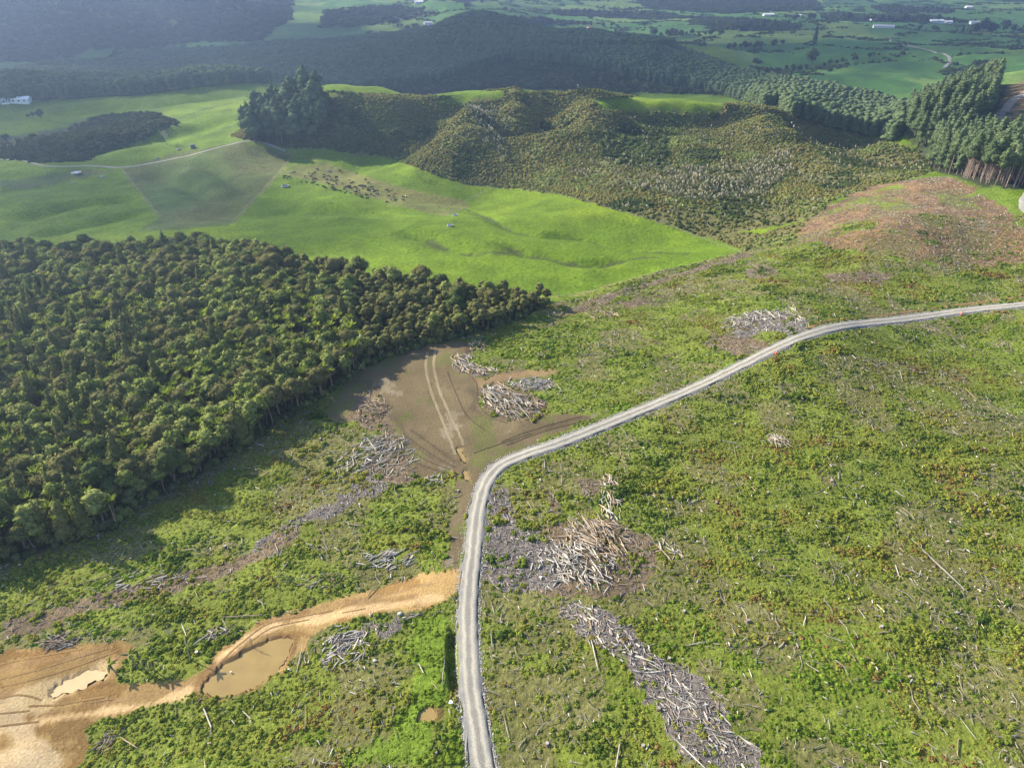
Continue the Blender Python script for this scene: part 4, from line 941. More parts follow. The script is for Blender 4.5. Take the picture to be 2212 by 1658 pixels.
for (u0, v0, u1, v1, n_, hh, cf, lab) in ROWS:
    tt = np.linspace(0, 1, n_); tt = np.sort(np.clip(tt+r.normal(size=n_)*.05, 0, 1)); q = unproj(u0+(u1-u0)*tt+r.normal(size=n_)*3, v0+(v1-v0)*tt+r.normal(size=n_)*1.3)
    for k_, (a, b, c_) in enumerate(q):
        P_ = FC if cf else FT; s = hh*(.55+.95*r.random())/(20 if cf else 11)
        dup_tree(P_[k_ % len(P_)], (a, b, c_-.3), r.random()*6.28, (s*1.1, s*1.1, s), lab, 'tree', lab.split(' in ')[-1] if ' in ' in lab else 'trees on the far farmland')
for uu, vv, hh, P_, lab in ((1758,97,36,FC[0],'lone tall dark conifer on the shaded paddock'),(1752,141,26,FT[1],'lone round dark tree below the tall conifer'),(2122,74,34,FT[1],'biggest far tree, dark and round, near the right edge'),(2105,76,24,FT[0],'second big dark tree beside the biggest far tree'),(2140,76,26,FT[2],'dark tree right of the biggest far tree')):
    a, b, c_ = unproj(uu, vv)[0]; s = hh/(20 if P_[0] == 'far_conifer' else 11); dup_tree(P_, (a, b, c_-.3), 0, (s*.95, s*.95, s), lab, 'tree', None)

# ------------------------------------------------------------------ logs, piles and stumps
r = np.random.default_rng(23)
def log_mesh(nm, mat, bend, taper, knots=0, n=7):
    mb = MB(); k = 5
    pts = [(-.5+i/(k-1), bend*math.sin(math.pi*i/(k-1))*.06, 0) for i in range(k)]
    v = []; f = []
    mb.tube(pts, [1-(taper*i/(k-1))+r.normal()*.05 for i in range(k)], n, 0, 1)
    for v_ in range(len(mb.v)):                      # radius is in y and z only, length in x
        x_, y_, z_ = mb.v[v_]; mb.v[v_] = (x_, y_, z_)
    return mb.mesh(nm, [M[mat], M['cut'] if mat in ('log_tan', 'log_brown') else M[mat]])
LOGS = {t: [log_mesh('log_'+t, 'log_'+t, b, tp) for b, tp in ((1.5, .25), (-3, .4), (5, .3), (0, .1))] for t in ('grey', 'tan', 'brown', 'white')}
REC = []                                              # every log: x, y, z, length, radius, yaw, pitch, tone, place
def add_log(x, y, z, L_, rad, yaw, pitch, tone, place): REC.append((x, y, z, L_, rad, yaw, pitch, tone, place))
def pile(u, v, rx, ry, n, h, l0, l1, tones, place, yaw=None, thin=1.0, rot=0.0):
    cx, cy_, _ = unproj(u, v)[0]
    for i in range(n):
        a = r.random()*6.283; k = math.sqrt(r.random())*(1 if r.random() < .9 else 1.3)
        ex, ey = math.cos(a)*k*rx, math.sin(a)*k*ry; x = cx+ex*math.cos(rot)-ey*math.sin(rot); y = cy_+ex*math.sin(rot)+ey*math.cos(rot)
        L_ = l0+(l1-l0)*r.random()**1.7; rad = (.09+.13*r.random()**1.5)*thin*(1.25 if L_ < 2 else 1)
        top = h*max(0, 1-(ex/rx)**2-(ey/ry)**2)*(.65+.4*fbm(np.array([x/2.5]), np.array([y/2.5]), 5, 2)[0])
        z = float(H(np.array([x]), np.array([y]))[0])+max(rad*.6, top*(.5+.5*math.sqrt(r.random())))
        yw = r.random()*6.283 if yaw is None else yaw+r.normal()*.55
        add_log(x, y, z, L_, rad, yw, r.normal()*.16 if h > .8 else r.normal()*.07, tones[int(r.integers(0, len(tones)))], place)
G, T, B, W_ = 'grey', 'tan', 'brown', 'white'
pile(1285,1165,8,7,110,3.4,1.4,5.5,[T,T,B,G,T],'in the upper half of the big roadside pile', 2.4)
pile(1262,1215,7.5,7.5,140,3.5,1.2,4.6,[G,G,W_,G,B],'in the lower half of the big roadside pile', 2.2)
pile(1200,1215,6,7,55,.9,.7,2.2,[G,W_,G],'in the grey litter left of the big log pile')
pile(1078,855,6.5,6.5,75,2.4,1.6,4.8,[T,T,W_,G],'in the left half of the log pile on the dirt pad', 2.3)
pile(1120,880,7.5,6,85,2.2,1.4,4.8,[G,G,T,B,G],'in the right half of the log pile on the dirt pad', 2.2)
pile(1150,828,7,3.5,60,.5,1.0,3.2,[G,G,W_],'in the grey slash behind the dirt pad pile', .4)
pile(800,885,5,7,80,2.4,1.0,3.0,[B,T,B,T],'in the brown heap on the left of the dirt pad', 2.4, .75)
pile(815,990,11,9,120,.7,1.4,4.8,[W_,W_,G,T],'in the bleached slash below the dirt pad', .9, .85)
pile(830,960,8,5,70,.8,1.4,4.2,[W_,G,T],'in the bleached slash beside the dirt pad', .8, .85)
pile(930,1035,4,2,25,.6,1.2,3.2,[T,G,W_],'in the small slash heap near the road bend', .5)
pile(840,1207,6,2.8,60,1.1,1.0,3.0,[G,W_,G],'in the grey heap left of the road junction', .5)
pile(1650,690,16,8,120,.8,1.0,4.0,[G,G,W_,G],'in the far slash patch beside the road')
pile(1610,688,7,3,50,.6,1.5,4.0,[W_,T,W_],'in the pale left end of the far slash patch', .3)
pile(1320,1092,2.8,6,45,1.3,1.2,3.6,[W_,T,G],'in the narrow stack above the big log pile', 1.7)
pile(1318,1040,2.3,3,24,1.2,1.0,3.0,[W_,T],'in the little heap by the mud patch')
pile(1000,782,4,6,50,.9,1.2,3.4,[T,G,W_],'in the curved heap at the far end of the dirt pad', 2.2)
pile(1040,800,6,3,40,.8,1.2,3.2,[T,G],'in the curved heap at the far end of the dirt pad', 2.4)
pile(1030,748,4,4,30,.8,1.0,2.5,[B,T],'in the heap by the forest edge')
pile(125,1387,4.5,2,60,1.3,1.0,4.2,[B,B,G,B],'in the dark branch pile above the clay pad', .3, .7)
pile(1680,952,3.2,2.2,55,1.3,1.6,3.6,[T,G,G],'in the lone stick heap in the middle of the right field', 2.1, .6)
pile(745,1395,5,5,45,.4,1.0,3.2,[G,W_,G],'in the grey slash by the grassy bank', .9)
pile(310,1252,9,3,50,.4,1.0,3.6,[G,T,W_],'in the slash along the brown track', .5, .8)
pile(470,1368,3,1.6,22,.8,1.0,3.0,[B,B,G],'in the root heap beside the clay track', None, .8)
pile(230,1605,2.2,2.2,32,.6,.8,2.2,[B,G],'in the twig heap at the clay pad edge', None, .5)
pile(700,1255,6,2.5,30,.5,1,3,[B,G],'in the slash above the clay track', .5, .7)
pile(1300,680,7,4,40,.6,1,3,[B,T],'in the brown slash near the forest tip')
pile(1440,1190,4,3,16,.4,1.2,4,[T,G],'right of the big log pile')
for (u, v) in [(1260,1320),(1290,1345),(1325,1375),(1360,1400),(1395,1430),(1430,1465),(1470,1500),(1510,1535),(1550,1575),(1600,1630)]:
    pile(u, v, 3.4, 3.6, 12, .25, .7, 3.8, [G,W_,G,W_,B],'in the pale litter strip at lower right', 2.35, .85)
def place(u, v):
    if v > 1300: a = 'in the lower left growth' if u < 980 else 'between road and litter strip' if u < 1300 else 'in the lower right growth'
    elif u > 1250 and v > 760: a = 'on the upper right field' if v < 950 else 'on the middle of the right field'
    elif v <= 760: a = 'on the far field'
    else: a = 'on the slope below the forest'
    return a
x, y = grid_pts(-260, 300, 64, 345, 5.4, r); z = H(x, y); c, u, v, dep = cover(x, y, z); nd, _ = seg_dist(x, y, ROADXY[::3])
k = inframe(u, v, 20) & np.isin(c, [CLEAR, MUD, LUSH]) & (nd > 3.5) & (r.random(len(x)) < np.where(c == MUD, .5, np.where(u < 1000, .26, .15)))
for xx, yy, zz, uu, vv in zip(x[k], y[k], z[k], u[k], v[k]):
    L_ = .8+3.6*r.random()**2.2; t = (W_, G, T, B, W_)[int(r.integers(0, 5))]
    add_log(xx, yy, zz+.28, L_,    .06+.07*r.random(), r.random()*6.283 if uu > 1000 else r.normal(2.2, .8), r.normal()*.06, t, 'lying '+place(uu, vv))
for (u0, v0, u1, v1, t, pl) in [(440,1529,457,1572,W_,'below the pond in the lower left'),(265,1597,296,1616,T,'below the clay track in the lower left'),(798,1284,812,1266,B,'on the far edge of the clay track'),(2000,1195,2062,1258,G,'long and lone on the right field'),(397,1409,451,1372,G,'leaning above the pond'),(490,1335,560,1330,B,'above the clay track bend'),(1005,1640,1008,1590,G,'on the road edge'),
                           (1470,1610,1520,1660,W_,'at the bottom edge of the right growth'),(1340,1600,1330,1660,G,'at the bottom of the litter strip'),(1960,1230,1990,1245,G,'by the lone long log'),(1280,1395,1290,1440,W_,'left of the litter strip'),(960,1430,955,1475,G,'on the grassy bank left of the road'),(905,1435,915,1455,W_,'on the grassy bank by the slash'),(1060,1365,1064,1400,G,'on the right verge of the road')]:
    a, b = unproj([u0, u1], [v0, v1]); L_ = float(np.hypot(*(b-a)[:2])); m = (a+b)/2
    add_log(m[0], m[1], m[2]+.4, L_, .11+.006*L_, math.atan2(b[1]-a[1], b[0]-a[0]), 0., t, pl)
TNAME = {'grey': 'weathered grey', 'tan': 'tan barkless', 'brown': 'dark brown', 'white': 'bleached white'}
rec_dep = [project(q[0], q[1], q[2]) for q in REC]
size = np.array([q[3]*(q[4]**.3)/d[2]*float(inframe(d[0], d[1], 5)) for q, d in zip(REC, rec_dep)])
order = np.argsort(-size); single = set(order[:300].tolist())
lm = {t: MB() for t in LOGS}; sv = []; sf = []; sm = []
SM = [M['log_'+t] for t in ('grey', 'tan', 'brown', 'white')]
for i, (x_, y_, z_, L_, rad, yaw, pit, t, pl) in enumerate(REC):
    me = LOGS[t][i % 4]
    if i in single:
        o = link('log', me, label=f"{'long' if L_ > 3.4 else 'short' if L_ < 1.9 else 'mid-length'} {TNAME[t]} log {pl}".replace('right of the road', 'by the road'), cat='log', group='logs '+pl)
        o.location = (x_, y_, z_); o.rotation_euler = (r.random()*6, pit, yaw); o.scale = (L_, rad, rad)
        o.rotation_euler = (0, pit, yaw)
    else:
        ca, sa = math.cos(yaw), math.sin(yaw); cp, sp = math.cos(pit), math.sin(pit); o_ = len(sv)
        for p in me.vertices:
            a, b, c_ = p.co[0]*L_, p.co[1]*rad, p.co[2]*rad; a, c_ = a*cp+c_*sp, -a*sp+c_*cp
            sv.append((x_+a*ca-b*sa, y_+a*sa+b*ca, z_+c_))
        for q in me.polygons: sf.append(tuple(k_+o_ for k_ in q.vertices)); sm.append(('grey', 'tan', 'brown', 'white').index(t))
link('slash_logs', mesh('slash_logs', sv, sf, SM, midx=sm), label='smaller logs and slash in the heaps', kind='stuff')
def stump_mesh(i):
    mb = MB(); rr_ = .34+.1*r.random(); mb.tube([(0, 0, -.2), (0, 0, .18), (r.normal()*.03, 0, .5)], [rr_*1.35, rr_*1.02, rr_], 9, 0, 1)
    for a in range(4): t_ = a*1.6+r.random(); mb.tube([(math.cos(t_)*rr_*.9, math.sin(t_)*rr_*.9, .14), (math.cos(t_)*rr_*2, math.sin(t_)*rr_*2, -.05)], [.1, .05], 4)
    return mb.mesh('stump', [M['log_brown'], M['log_grey']])
STU = [stump_mesh(i) for i in range(3)]
x, y = grid_pts(-200, 260, 66, 300, 13, r); z = H(x, y); c, u, v, dep = cover(x, y, z); nd, _ = seg_dist(x, y, ROADXY[::3])
k = inframe(u, v, 0) & np.isin(c, [CLEAR, LUSH]) & (nd > 4) & (r.random(len(x)) < .3)
for i, (xx, yy, zz, uu, vv) in enumerate(zip(x[k], y[k], z[k], u[k], v[k])):
    o = link('stump', STU[i % 3], label=f"{('squat grey cut', 'pale-topped', 'wide rooted')[i % 3]} tree stump {place(uu, vv)}", cat='stump', group='cut stumps on the felled land')
    o.location = (xx, yy, zz+.12); o.rotation_euler = (0, 0, r.random()*6); s = .55+.4*r.random(); o.scale = (s, s, s*1.1)

# wind-torn palms beside the clay pad and a dead snag
def torn_palm(u, v, hgt, lean, lab):
    a, b, c_ = unproj(u, v)[0]; e = bpy.data.objects.new('palm', None); COL.objects.link(e); e.location = (a, b, c_); e['label'] = lab; e['category'] = 'palm'; e['group'] = 'wind-torn palms by the clay pad'
    mb = MB(); mb.tube([(0, 0, -.3), (lean*.35, 0, hgt*.5), (lean, .1, hgt)], [.15, .12, .10], 7); o = link('trunk', mb.mesh('trunk', M['palebark']), e)
    for i in range(7):
        t_ = -1.2+r.random()*2.4 if i < 5 else r.random()*6.28; el = R(10+50*r.random()); L_ = 1.9+.6*r.random(); vv = []; ff = []
        d = np.array([math.cos(t_)*math.cos(el), math.sin(t_)*math.cos(el), math.sin(el)]); sd = np.array([-math.sin(t_), math.cos(t_), 0]); base = np.array([lean, .1, hgt-.1])
        for k_ in range(6):
            tt = k_/5; p = base+d*L_*tt+np.array([0, 0, -1.0*tt*tt]); w = .30*math.sin(math.pi*min(1, .15+.82*tt)); vv += [p-sd*w+np.array([0, 0, -w*.7]), p, p+sd*w+np.array([0, 0, -w*.7])]
            if k_: q = (k_-1)*3; ff += [(q, q+1, q+4, q+3), (q+1, q+2, q+5, q+4)]
        link('frond', mesh('frond', vv, ff, M['palm'] if i % 3 else M['tussock']), e)
torn_palm(254,1457,3.4,-.9,'leftmost wind-torn palm leaning at the edge of the clay pad')
torn_palm(298,1443,4.4,-.7,'tallest scraggly palm beside the clay pad')
torn_palm(315,1450,3.9,-.2,'upright thin palm third from the left by the clay pad')
torn_palm(336,1450,3.6,-.6,'rightmost scraggly palm of the row by the clay pad')
torn_palm(412,1424,4.6,.2,'lone palm by the root heap left of the pond')
def snag(u, v, h, name, lab, mat, cat, n=9, sp=1.0):
    a, b, c_ = unproj(u, v)[0]; mb = MB(); mb.tube([(0, 0, -.3), (.1*h*.1, 0, h*.5), (0, .05*h, h)], [h*.022+.04, h*.015+.02, .03], 6)
    for i in range(n):
        t_ = r.random()*6.28; z0 = h*(.25+.65*r.random()); l = h*.26*sp*(1.15-z0/h); e = np.array([math.cos(t_)*l, math.sin(t_)*l, z0+l*1.0]); mb.tube([(0, 0, z0), e*.5+np.array([0, 0, z0*.5]), e], [.012*h, .008*h, .003*h], 4)
        for q in range(3):
            w = e*.6+np.array([0, 0, z0*.4]); t2 = t_+r.normal()*.8; mb.tube([w, w+np.array([math.cos(t2)*l*.5, math.sin(t2)*l*.5, l*.55])], [.005*h, .002*h], 3)
    o = link(name, mb.mesh(name, M[mat]), label=lab, cat=cat); o.location = (a, b, c_); return o
snag(369,1378,4.2,'dead_tree','broken grey snag standing above the pond','log_grey','dead tree')
snag(360,312,12,'bare_tree','leafless grey tree on the green spur','log_grey','tree',26,1.3)
snag(545,1395,2.6,'dead_tree','small dead branch tree beside the clay track','stick','dead tree')
snag(2140,1165,3.6,'dead_tree','pale dead sapling in the rusty patch near the right edge','log_tan','dead tree',12)
for i, (uu, vv) in enumerate([(2235,1300),(1985,1120),(1930,1180),(2060,1250),(2020,1490)]):
    if uu < 2212: snag(uu, vv, 2.2+r.random(), 'dead_tree', ('', 'thin dead stem low in the right field', 'thin dead stem left of the lone long log', 'thin dead stem right of the lone long log', 'thin dead stem near the bottom right')[i], 'stick', 'dead tree', 7)

# ------------------------------------------------------------------ cattle
def cow_mesh(nm, mats, graze, patch):
    secs = [(-.95,.98,.10,.12),(-.90,.95,.24,.30),(-.55,.92,.31,.40),(0,.90,.33,.42),(.45,.93,.30,.40),(.72,1.0,.21,.30)]
    secs += [(.95,.78,.14,.19),(1.12,.45,.11,.15),(1.22,.22,.10,.12),(1.34,.06,.07,.08)] if graze else [(.98,1.16,.14,.19),(1.18,1.24,.12,.15),(1.42,1.14,.09,.11),(1.55,1.08,.07,.07)]
    v = []; f = []; n = 8
    for x_, z_, ry, rz in secs:
        for j in range(n): t = 2*math.pi*j/n; v.append((x_, math.cos(t)*ry, z_+math.sin(t)*rz))
    k = len(secs)
    for i in range(k-1):
        for j in range(n): f.append((i*n+j, i*n+(j+1) % n, (i+1)*n+(j+1) % n, (i+1)*n+j))
    f += [tuple(range(n))[::-1], tuple((k-1)*n+j for j in range(n))]
    for lx, ly, bk in ((.5,.17,0),(.42,-.17,0),(-.72,.17,.08),(-.62,-.17,.08)):
        o = len(v)
        for z_, rd, dx in ((.75,.13,0),(.42,.075,bk),(.38,.07,bk),(.06,.055,.02),(0,.07,.03)):
            for j in range(6): t = 2*math.pi*j/6; v.append((lx-dx+math.cos(t)*rd, ly+math.sin(t)*rd*.8, z_))
        for i in range(4):
            for j in range(6): f.append((o+i*6+j, o+(i+1)*6+j, o+(i+1)*6+(j+1) % 6, o+i*6+(j+1) % 6))
        f.append(tuple(o+24+j for j in range(6)))
    o = len(v); v += [(-.95,.03,1.1),(-.95,-.03,1.1),(-1.06,-.03,.45),(-1.06,.03,.45)]; f.append((o,o+1,o+2,o+3))
    hz_ = secs[-3]; 
    for s in (1, -1): o = len(v); v += [(hz_[0]-.05, s*.1, hz_[1]+.08), (hz_[0]-.02, s*.28, hz_[1]+.06), (hz_[0]+.05, s*.1, hz_[1]+.03)]; f.append((o, o+1, o+2))
    mi = [1 if patch and len(q) == 4 and 0 in [0] and (i // n in (2, 7, 8)) and i < (k-1)*n else 0 for i, q in enumerate(f)]
    return mesh(nm, v, f, mats, midx=mi, smooth=True)
CW = [cow_mesh('cow', [M['cowblack'], M['cowwhite']], 1, 0), cow_mesh('cow', [M['cowblack'], M['cowwhite']], 0, 0), cow_mesh('cow', [M['cowblack'], M['cowwhite']], 1, 1), cow_mesh('cow', [M['cowbrown'], M['cowwhite']], 1, 0)]
COWPX = [(655,45),(1040,70),(1325,105),(205,105),(255,90),(505,105),(565,118),(605,100),(90,160),(70,182),(130,200),(150,165),(172,170),(428,155),(540,165),(600,195),(620,205),(570,222),(600,258),(565,280),(365,258),(455,262),(768,135),(765,178),(845,152),(862,162),(955,162),(980,172),(965,200),(810,220),(895,232),(945,250),(990,235),(820,272),(850,292),(975,285),(1080,288),(1200,222),(1265,262),(1235,280),(1480,215),(1530,275),(650,310),(745,335),(765,345),(795,365),(910,315),(905,355),(935,375),(910,385),(965,398),(1005,385),(1048,415),(1110,380),(1120,350),(1150,345),(1185,325),(1205,340),(1210,365),(1240,362),(1155,412),(1130,445),(1220,447),(1295,350),(1320,343),(1375,320),(1410,325),(1440,322),(1475,335),(1432,372),(1335,385),(1360,405),(1295,428),(1322,435),(1308,470),(1382,452),(1540,335),(1565,345),(1590,350),(1615,385),(1520,392),(1545,408),(1640,408),(1632,430),(1685,410),(1485,470),(1500,488),(1575,472),(1640,497),(1700,462),(1660,460),(1425,525),(1395,505),(1515,545),(1850,398),(1880,425),(1915,410),(1995,465),(1965,495),(1885,500),(1960,530),(1990,540),(1995,580),(1918,555),(2130,520),(2180,522),(2132,570),(1848,605)]
q = unproj([(700+a/6.9125)/1.15732 for a, b in COWPX], [(420+b/6.9125)/1.15732 for a, b in COWPX])
for i, ((a, b, c_), (pu, pv)) in enumerate(zip(q, COWPX)):
    kd = 3 if i % 23 == 5 else 2 if i % 17 == 3 else (0 if r.random() < .7 else 1)
    pl = 'at the upper left of the herd' if pu < 700 and pv < 240 else 'at the lower left of the herd' if pu < 700 else 'at the top of the herd' if pv < 230 and pu < 1300 else 'straying above the herd' if pv < 290 and pu > 1300 else 'in the middle of the herd' if pu < 1250 else 'in the right middle of the herd' if pu < 1750 else 'in the far right group of the herd'
    o = link('cow', CW[kd], label=f"{('grazing black', 'standing black', 'black and white', 'reddish brown')[kd]} cow {pl} on the browsed paddock", cat='cow', group='cattle grazing the tan paddock')
    o.location = (a, b, c_-.02); s = .95+.25*r.random(); o.scale = (s, s, s); o.rotation_euler = (0, 0, r.normal(.2, .9)+(3.14 if r.random() < .5 else 0))

# ------------------------------------------------------------------ troughs, tank, farm buildings, fences and small things
def ring(nm, r0, h, wall, n=20):
    mb = MB(); v = []; f = []
    for rad, z_ in ((r0, -.2), (r0, h), (r0-wall, h), (r0-wall, h*.35)):
        for j in range(n): t = 2*math.pi*j/n; v.append((math.cos(t)*rad, math.sin(t)*rad, z_))
    for i in range(3):
        for j in range(n): f.append((i*n+j, i*n+(j+1) % n, (i+1)*n+(j+1) % n, (i+1)*n+j))
    mb.add(v, f); return mb.mesh(nm, M['concrete'])
def disc(nm, r0, z_, mat, n=20): return mesh(nm, [(math.cos(6.2832*j/n)*r0, math.sin(6.2832*j/n)*r0, z_) for j in range(n)], [tuple(range(n))], mat)
TR, TW = ring('trough_wall', 1.7, .75, .16), disc('water', 1.55, .6, M['glass'])
for uu, vv, s, lab in ((165,374,2.0,'wide pale round trough on the left browsed paddock'),(222,382,.9,'small white round trough right of the wide one'),(616,403,1.6,'pale trough below the cattle at the fence corner'),(983,466,.95,'upper of two grey troughs on the bright paddock'),(972,488,.95,'lower of two grey troughs on the bright paddock'),(386,323,.9,'pale trough beside the track below the bare tree'),(340,343,.7,'small trough by the farm track'),(710,370,.8,'pale trough among the cattle'),(159,395,.6,'little trough under the wide one')):
    a, b, c_ = unproj(uu, vv)[0]; e = bpy.data.objects.new('water_trough', None); COL.objects.link(e); e.location = (a, b, c_+.05); e.scale = (s, s, 1); e['label'] = lab; e['category'] = 'trough'; e['group'] = 'stock troughs on the paddocks'
    link('trough_wall', TR, e); link('water', TW, e)
a, b, c_ = unproj(417,320)[0]; e = bpy.data.objects.new('water_tank', None); COL.objects.link(e); e.location = (a, b, c_); e['label'] = 'dark round water tank beside the ridge track'; e['category'] = 'water tank'
mb = MB(); mb.tube([(0,0,-.3),(0,0,2.9),(0,0,3.0)], [1.9,1.9,1.8], 20); link('tank_body', mb.mesh('tank_body', M['steel']), e)
mb = MB(); mb.tube([(0,0,3.0),(0,0,3.35)], [1.95,.35], 20); link('lid', mb.mesh('lid', M['steel']), e)
def house(uu, vv, w, d, h, rz, roofm, lab, name='house', cat='house', wallm='white'):
    a, b, c_ = unproj(uu, vv)[0]; e = bpy.data.objects.new(name, None); COL.objects.link(e); e.location = (a, b, c_+.3); e.rotation_euler = (0, 0, R(rz)); e['label'] = lab; e['category'] = cat; e['group'] = 'far farm buildings'
    mb = MB(); mb.box(-w/2, -d/2, -2, w/2, d/2, h)
    mb.add([(-w/2,-d/2,h),(-w/2,d/2,h),(-w/2,0,h+d*.24),(w/2,-d/2,h),(w/2,d/2,h),(w/2,0,h+d*.24)], [(0,1,2),(3,5,4)]); link('wall', mb.mesh('wall', M[wallm]), e)
    mb = MB(); t = .18
    for s in (1, -1):
        y0 = s*(d/2+.5); z0 = h-.24; v = [(-w/2-.5,y0,z0),(w/2+.5,y0,z0),(w/2+.5,0,h+d*.24+.02),(-w/2-.5,0,h+d*.24+.02)]; v += [(p[0],p[1],p[2]+t) for p in v]
        mb.add(v, [(0,1,2,3),(4,7,6,5),(0,4,5,1),(1,5,6,2),(2,6,7,3),(3,7,4,0)])
    link('roof', mb.mesh('roof', M[roofm]), e)
    for k_ in range(max(1, int(w//6))):
        xw = -w/2+w*(k_+.75)/(max(1, int(w//6))+.5); mb = MB(); mb.box(xw-.8, -d/2-.04, h*.35, xw+.8, -d/2+.02, h*.8); link('window', mb.mesh('window', M['glass']), e)
    mb = MB(); mb.box(-w/2+.6, -d/2-.05, 0, -w/2+1.6, -d/2+.02, min(2.1, h*.85)); link('door', mb.mesh('door', M['steel']), e)
for q_ in ((40,221,24,9,3.2,8,'white','long white shed at the left edge beyond the green ridge','shed','shed'),(14,223,8,7,3,8,'roofgrey','small grey shed left of the long white shed','shed','shed'),(217,157,15,9,4,5,'roofgrey','white farmhouse among dark trees on the left','house','house'),(192,162,9,7,3,15,'roofgrey','small white outbuilding left of that farmhouse','shed','shed'),
           (764,103,16,9,3.6,-8,'roofgrey','white house at the foot of the left hills','house','house'),(800,101,10,8,3.4,12,'white','pale cottage right of the house at the hill foot','house','house'),(838,97,10,8,3.4,4,'roofgrey','small pale house left of the wooded summit','house','house'),(925,54,18,12,4,12,'roofgrey','white house with a grey roof behind the summit','house','house'),(943,61,9,8,3.4,0,'white','small white shed below the grey-roofed house','shed','shed'),
           (1102,60,18,10,4,5,'roofgrey','farmhouse right behind the wooded summit','house','house'),(1122,62,20,8,3,0,'roofgrey','long low shed beside the farmhouse behind the summit','shed','shed'),(1275,63,14,9,3.4,10,'roofred','red-roofed house in the middle of the far paddocks','house','house'),(1660,35,30,10,4,5,'white','long white building below the wooded far hills','shed','shed'),(1725,36,12,8,3.4,0,'white','small white house right of the long white building','house','house'),
           (2022,50,34,12,5,3,'white','big white farm buildings right of the far belt','shed','shed'),(2048,51,16,10,4,0,'white','white house beside the big farm buildings','house','house'),(2106,52,26,10,4,0,'roofgrey','long grey shed near the big far tree','shed','shed'),(1908,60,44,12,3,-12,'roofgrey','long grey-blue roofed sheds on the far paddock','shed','shed'),(1886,46,16,9,4,10,'roofred','red-roofed pale house in the far belt','house','house'),(2092,18,20,10,4,0,'white','white house on the sunny far hill at top right','house','house'),(905,8,22,12,4,10,'white','white house high on the far left hill','house','house'),(890,4,14,9,4,0,'roofgrey','grey house beside the white hill house','house','house')):
    house(*q_[:6], q_[6], q_[7], q_[8], q_[9])
def fence(line, gap, lab, hgt=1.2):
    w = unproj(*np.array(smooth_line(line, 10)).T)[:, :2]; s = np.r_[0, np.cumsum(np.hypot(*np.diff(w, axis=0).T))]; n_ = int(s[-1]/gap); t = np.linspace(0, s[-1], n_); px_, py_ = np.interp(t, s, w[:, 0]), np.interp(t, s, w[:, 1]); pz = H(px_, py_)
    e = bpy.data.objects.new('fence', None); COL.objects.link(e); e.location = (px_[0], py_[0], pz[0]); e['label'] = lab; e['category'] = 'fence'
    for i in range(n_):
        o = link('post', POST, e); o.location = (px_[i]-px_[0], py_[i]-py_[0], pz[i]-pz[0]); o.scale = (1, 1, hgt*(.93+.12*r.random()))
    for k_ in range(3):
        mb = MB(); mb.tube([(px_[i]-px_[0], py_[i]-py_[0]+.08, pz[i]-pz[0]+hgt*(.3+.3*k_)) for i in range(n_)], [.012]*n_, 3); link('wire', mb.mesh('wire', M['wire']), e)
mb = MB(); mb.tube([(0,0,-.3),(0,0,1)], [.10,.085], 7); POST = mb.mesh('post', M['post'])
fence([(1192,636),(1235,640),(1330,614),(1430,588),(1600,546)], 3.2, 'wire fence with wooden posts between the paddock and the felled land')
fence([(1000,396),(1100,410),(1200,420),(1400,475),(1500,510),(1590,545)], 4.0, 'wire fence along the foot of the scrub ridge')
fence([(1000,440),(1018,428),(1065,406)], 3.5, 'short cross fence above the streams on the paddock')
fence([(502,482),(540,440),(590,388),(632,338)], 4.0, 'fence between the browsed and the bright paddock')
fence([(262,365),(300,412),(322,440),(345,470)], 4.0, 'fence between the left green and the browsed paddock')
def cone(uu, vv, lab):
    a, b, c_ = unproj(uu, vv)[0]; e = bpy.data.objects.new('traffic_cone', None); COL.objects.link(e); e.location = (a, b, c_+.35); e['label'] = lab; e['category'] = 'cone'; e.scale = (1.5, 1.5, 1.5)
    mb = MB(); mb.box(-.28,-.28,0,.28,.28,.05); link('base', mb.mesh('base', M['orange']), e)
    mb = MB(); mb.tube([(0,0,.05),(0,0,.9)], [.2,.04], 14); link('cone_body', mb.mesh('cone_body', M['orange']), e)
    mb = MB(); mb.tube([(0,0,.45),(0,0,.6)], [.128,.10], 14); link('band', mb.mesh('band', M['white']), e)
cone(1676,765,'orange cone at the left verge of the far road'); cone(2076,680,'orange cone on the far right stretch of the road')
a, b, c_ = unproj(970,1522)[0]; mb = MB(); tri = [(0,0,0),(.75,.1,.05),(.3,.65,.1),(0,0,0)]; mb.tube(tri[:2], [.12,.12], 6); mb.tube(tri[1:3], [.12,.12], 6); mb.tube(tri[2:], [.12,.12], 6)
o = link('plastic_frame', mb.mesh('plastic_frame', M['rope']), label='small white and pale blue plastic triangle on the grassy road bank', cat='litter'); o.location = (a, b, c_+.55)
# boulders by the clay track junction and marker on the pond
def rock(uu, vv, s, lab):
    a, b, c_ = unproj(uu, vv)[0]; v, f = ICO2; v = v*(1+.22*(r.random(len(v))-.5))[:, None]*np.array([1, .8, .7]); o = link('rock', mesh('rock', v, f, M['concrete']), label=lab, cat='rock'); o.location = (a, b, c_+.25*s); o.scale = (s, s, s); o.rotation_euler = (0, 0, r.random()*6)
rock(864,1326,.6,'pale boulder on the lower edge of the clay track'); rock(810,1427,.45,'white rock in the grey slash by the bank'); rock(943,1625,.4,'small rock at the bottom left of the road')
a, b, c_ = unproj(498,1449)[0]; mb = MB(); mb.tube([(0,0,-.5),(0,0,.35)], [.12,.10], 8); mb.tube([(0,0,.3),(0,0,.45)], [.17,.15], 8); o = link('marker_stub', mb.mesh('marker_stub', M['white']), label='small white stub standing in the pond', cat='marker'); o.location = (a, b, WAT[0][2])
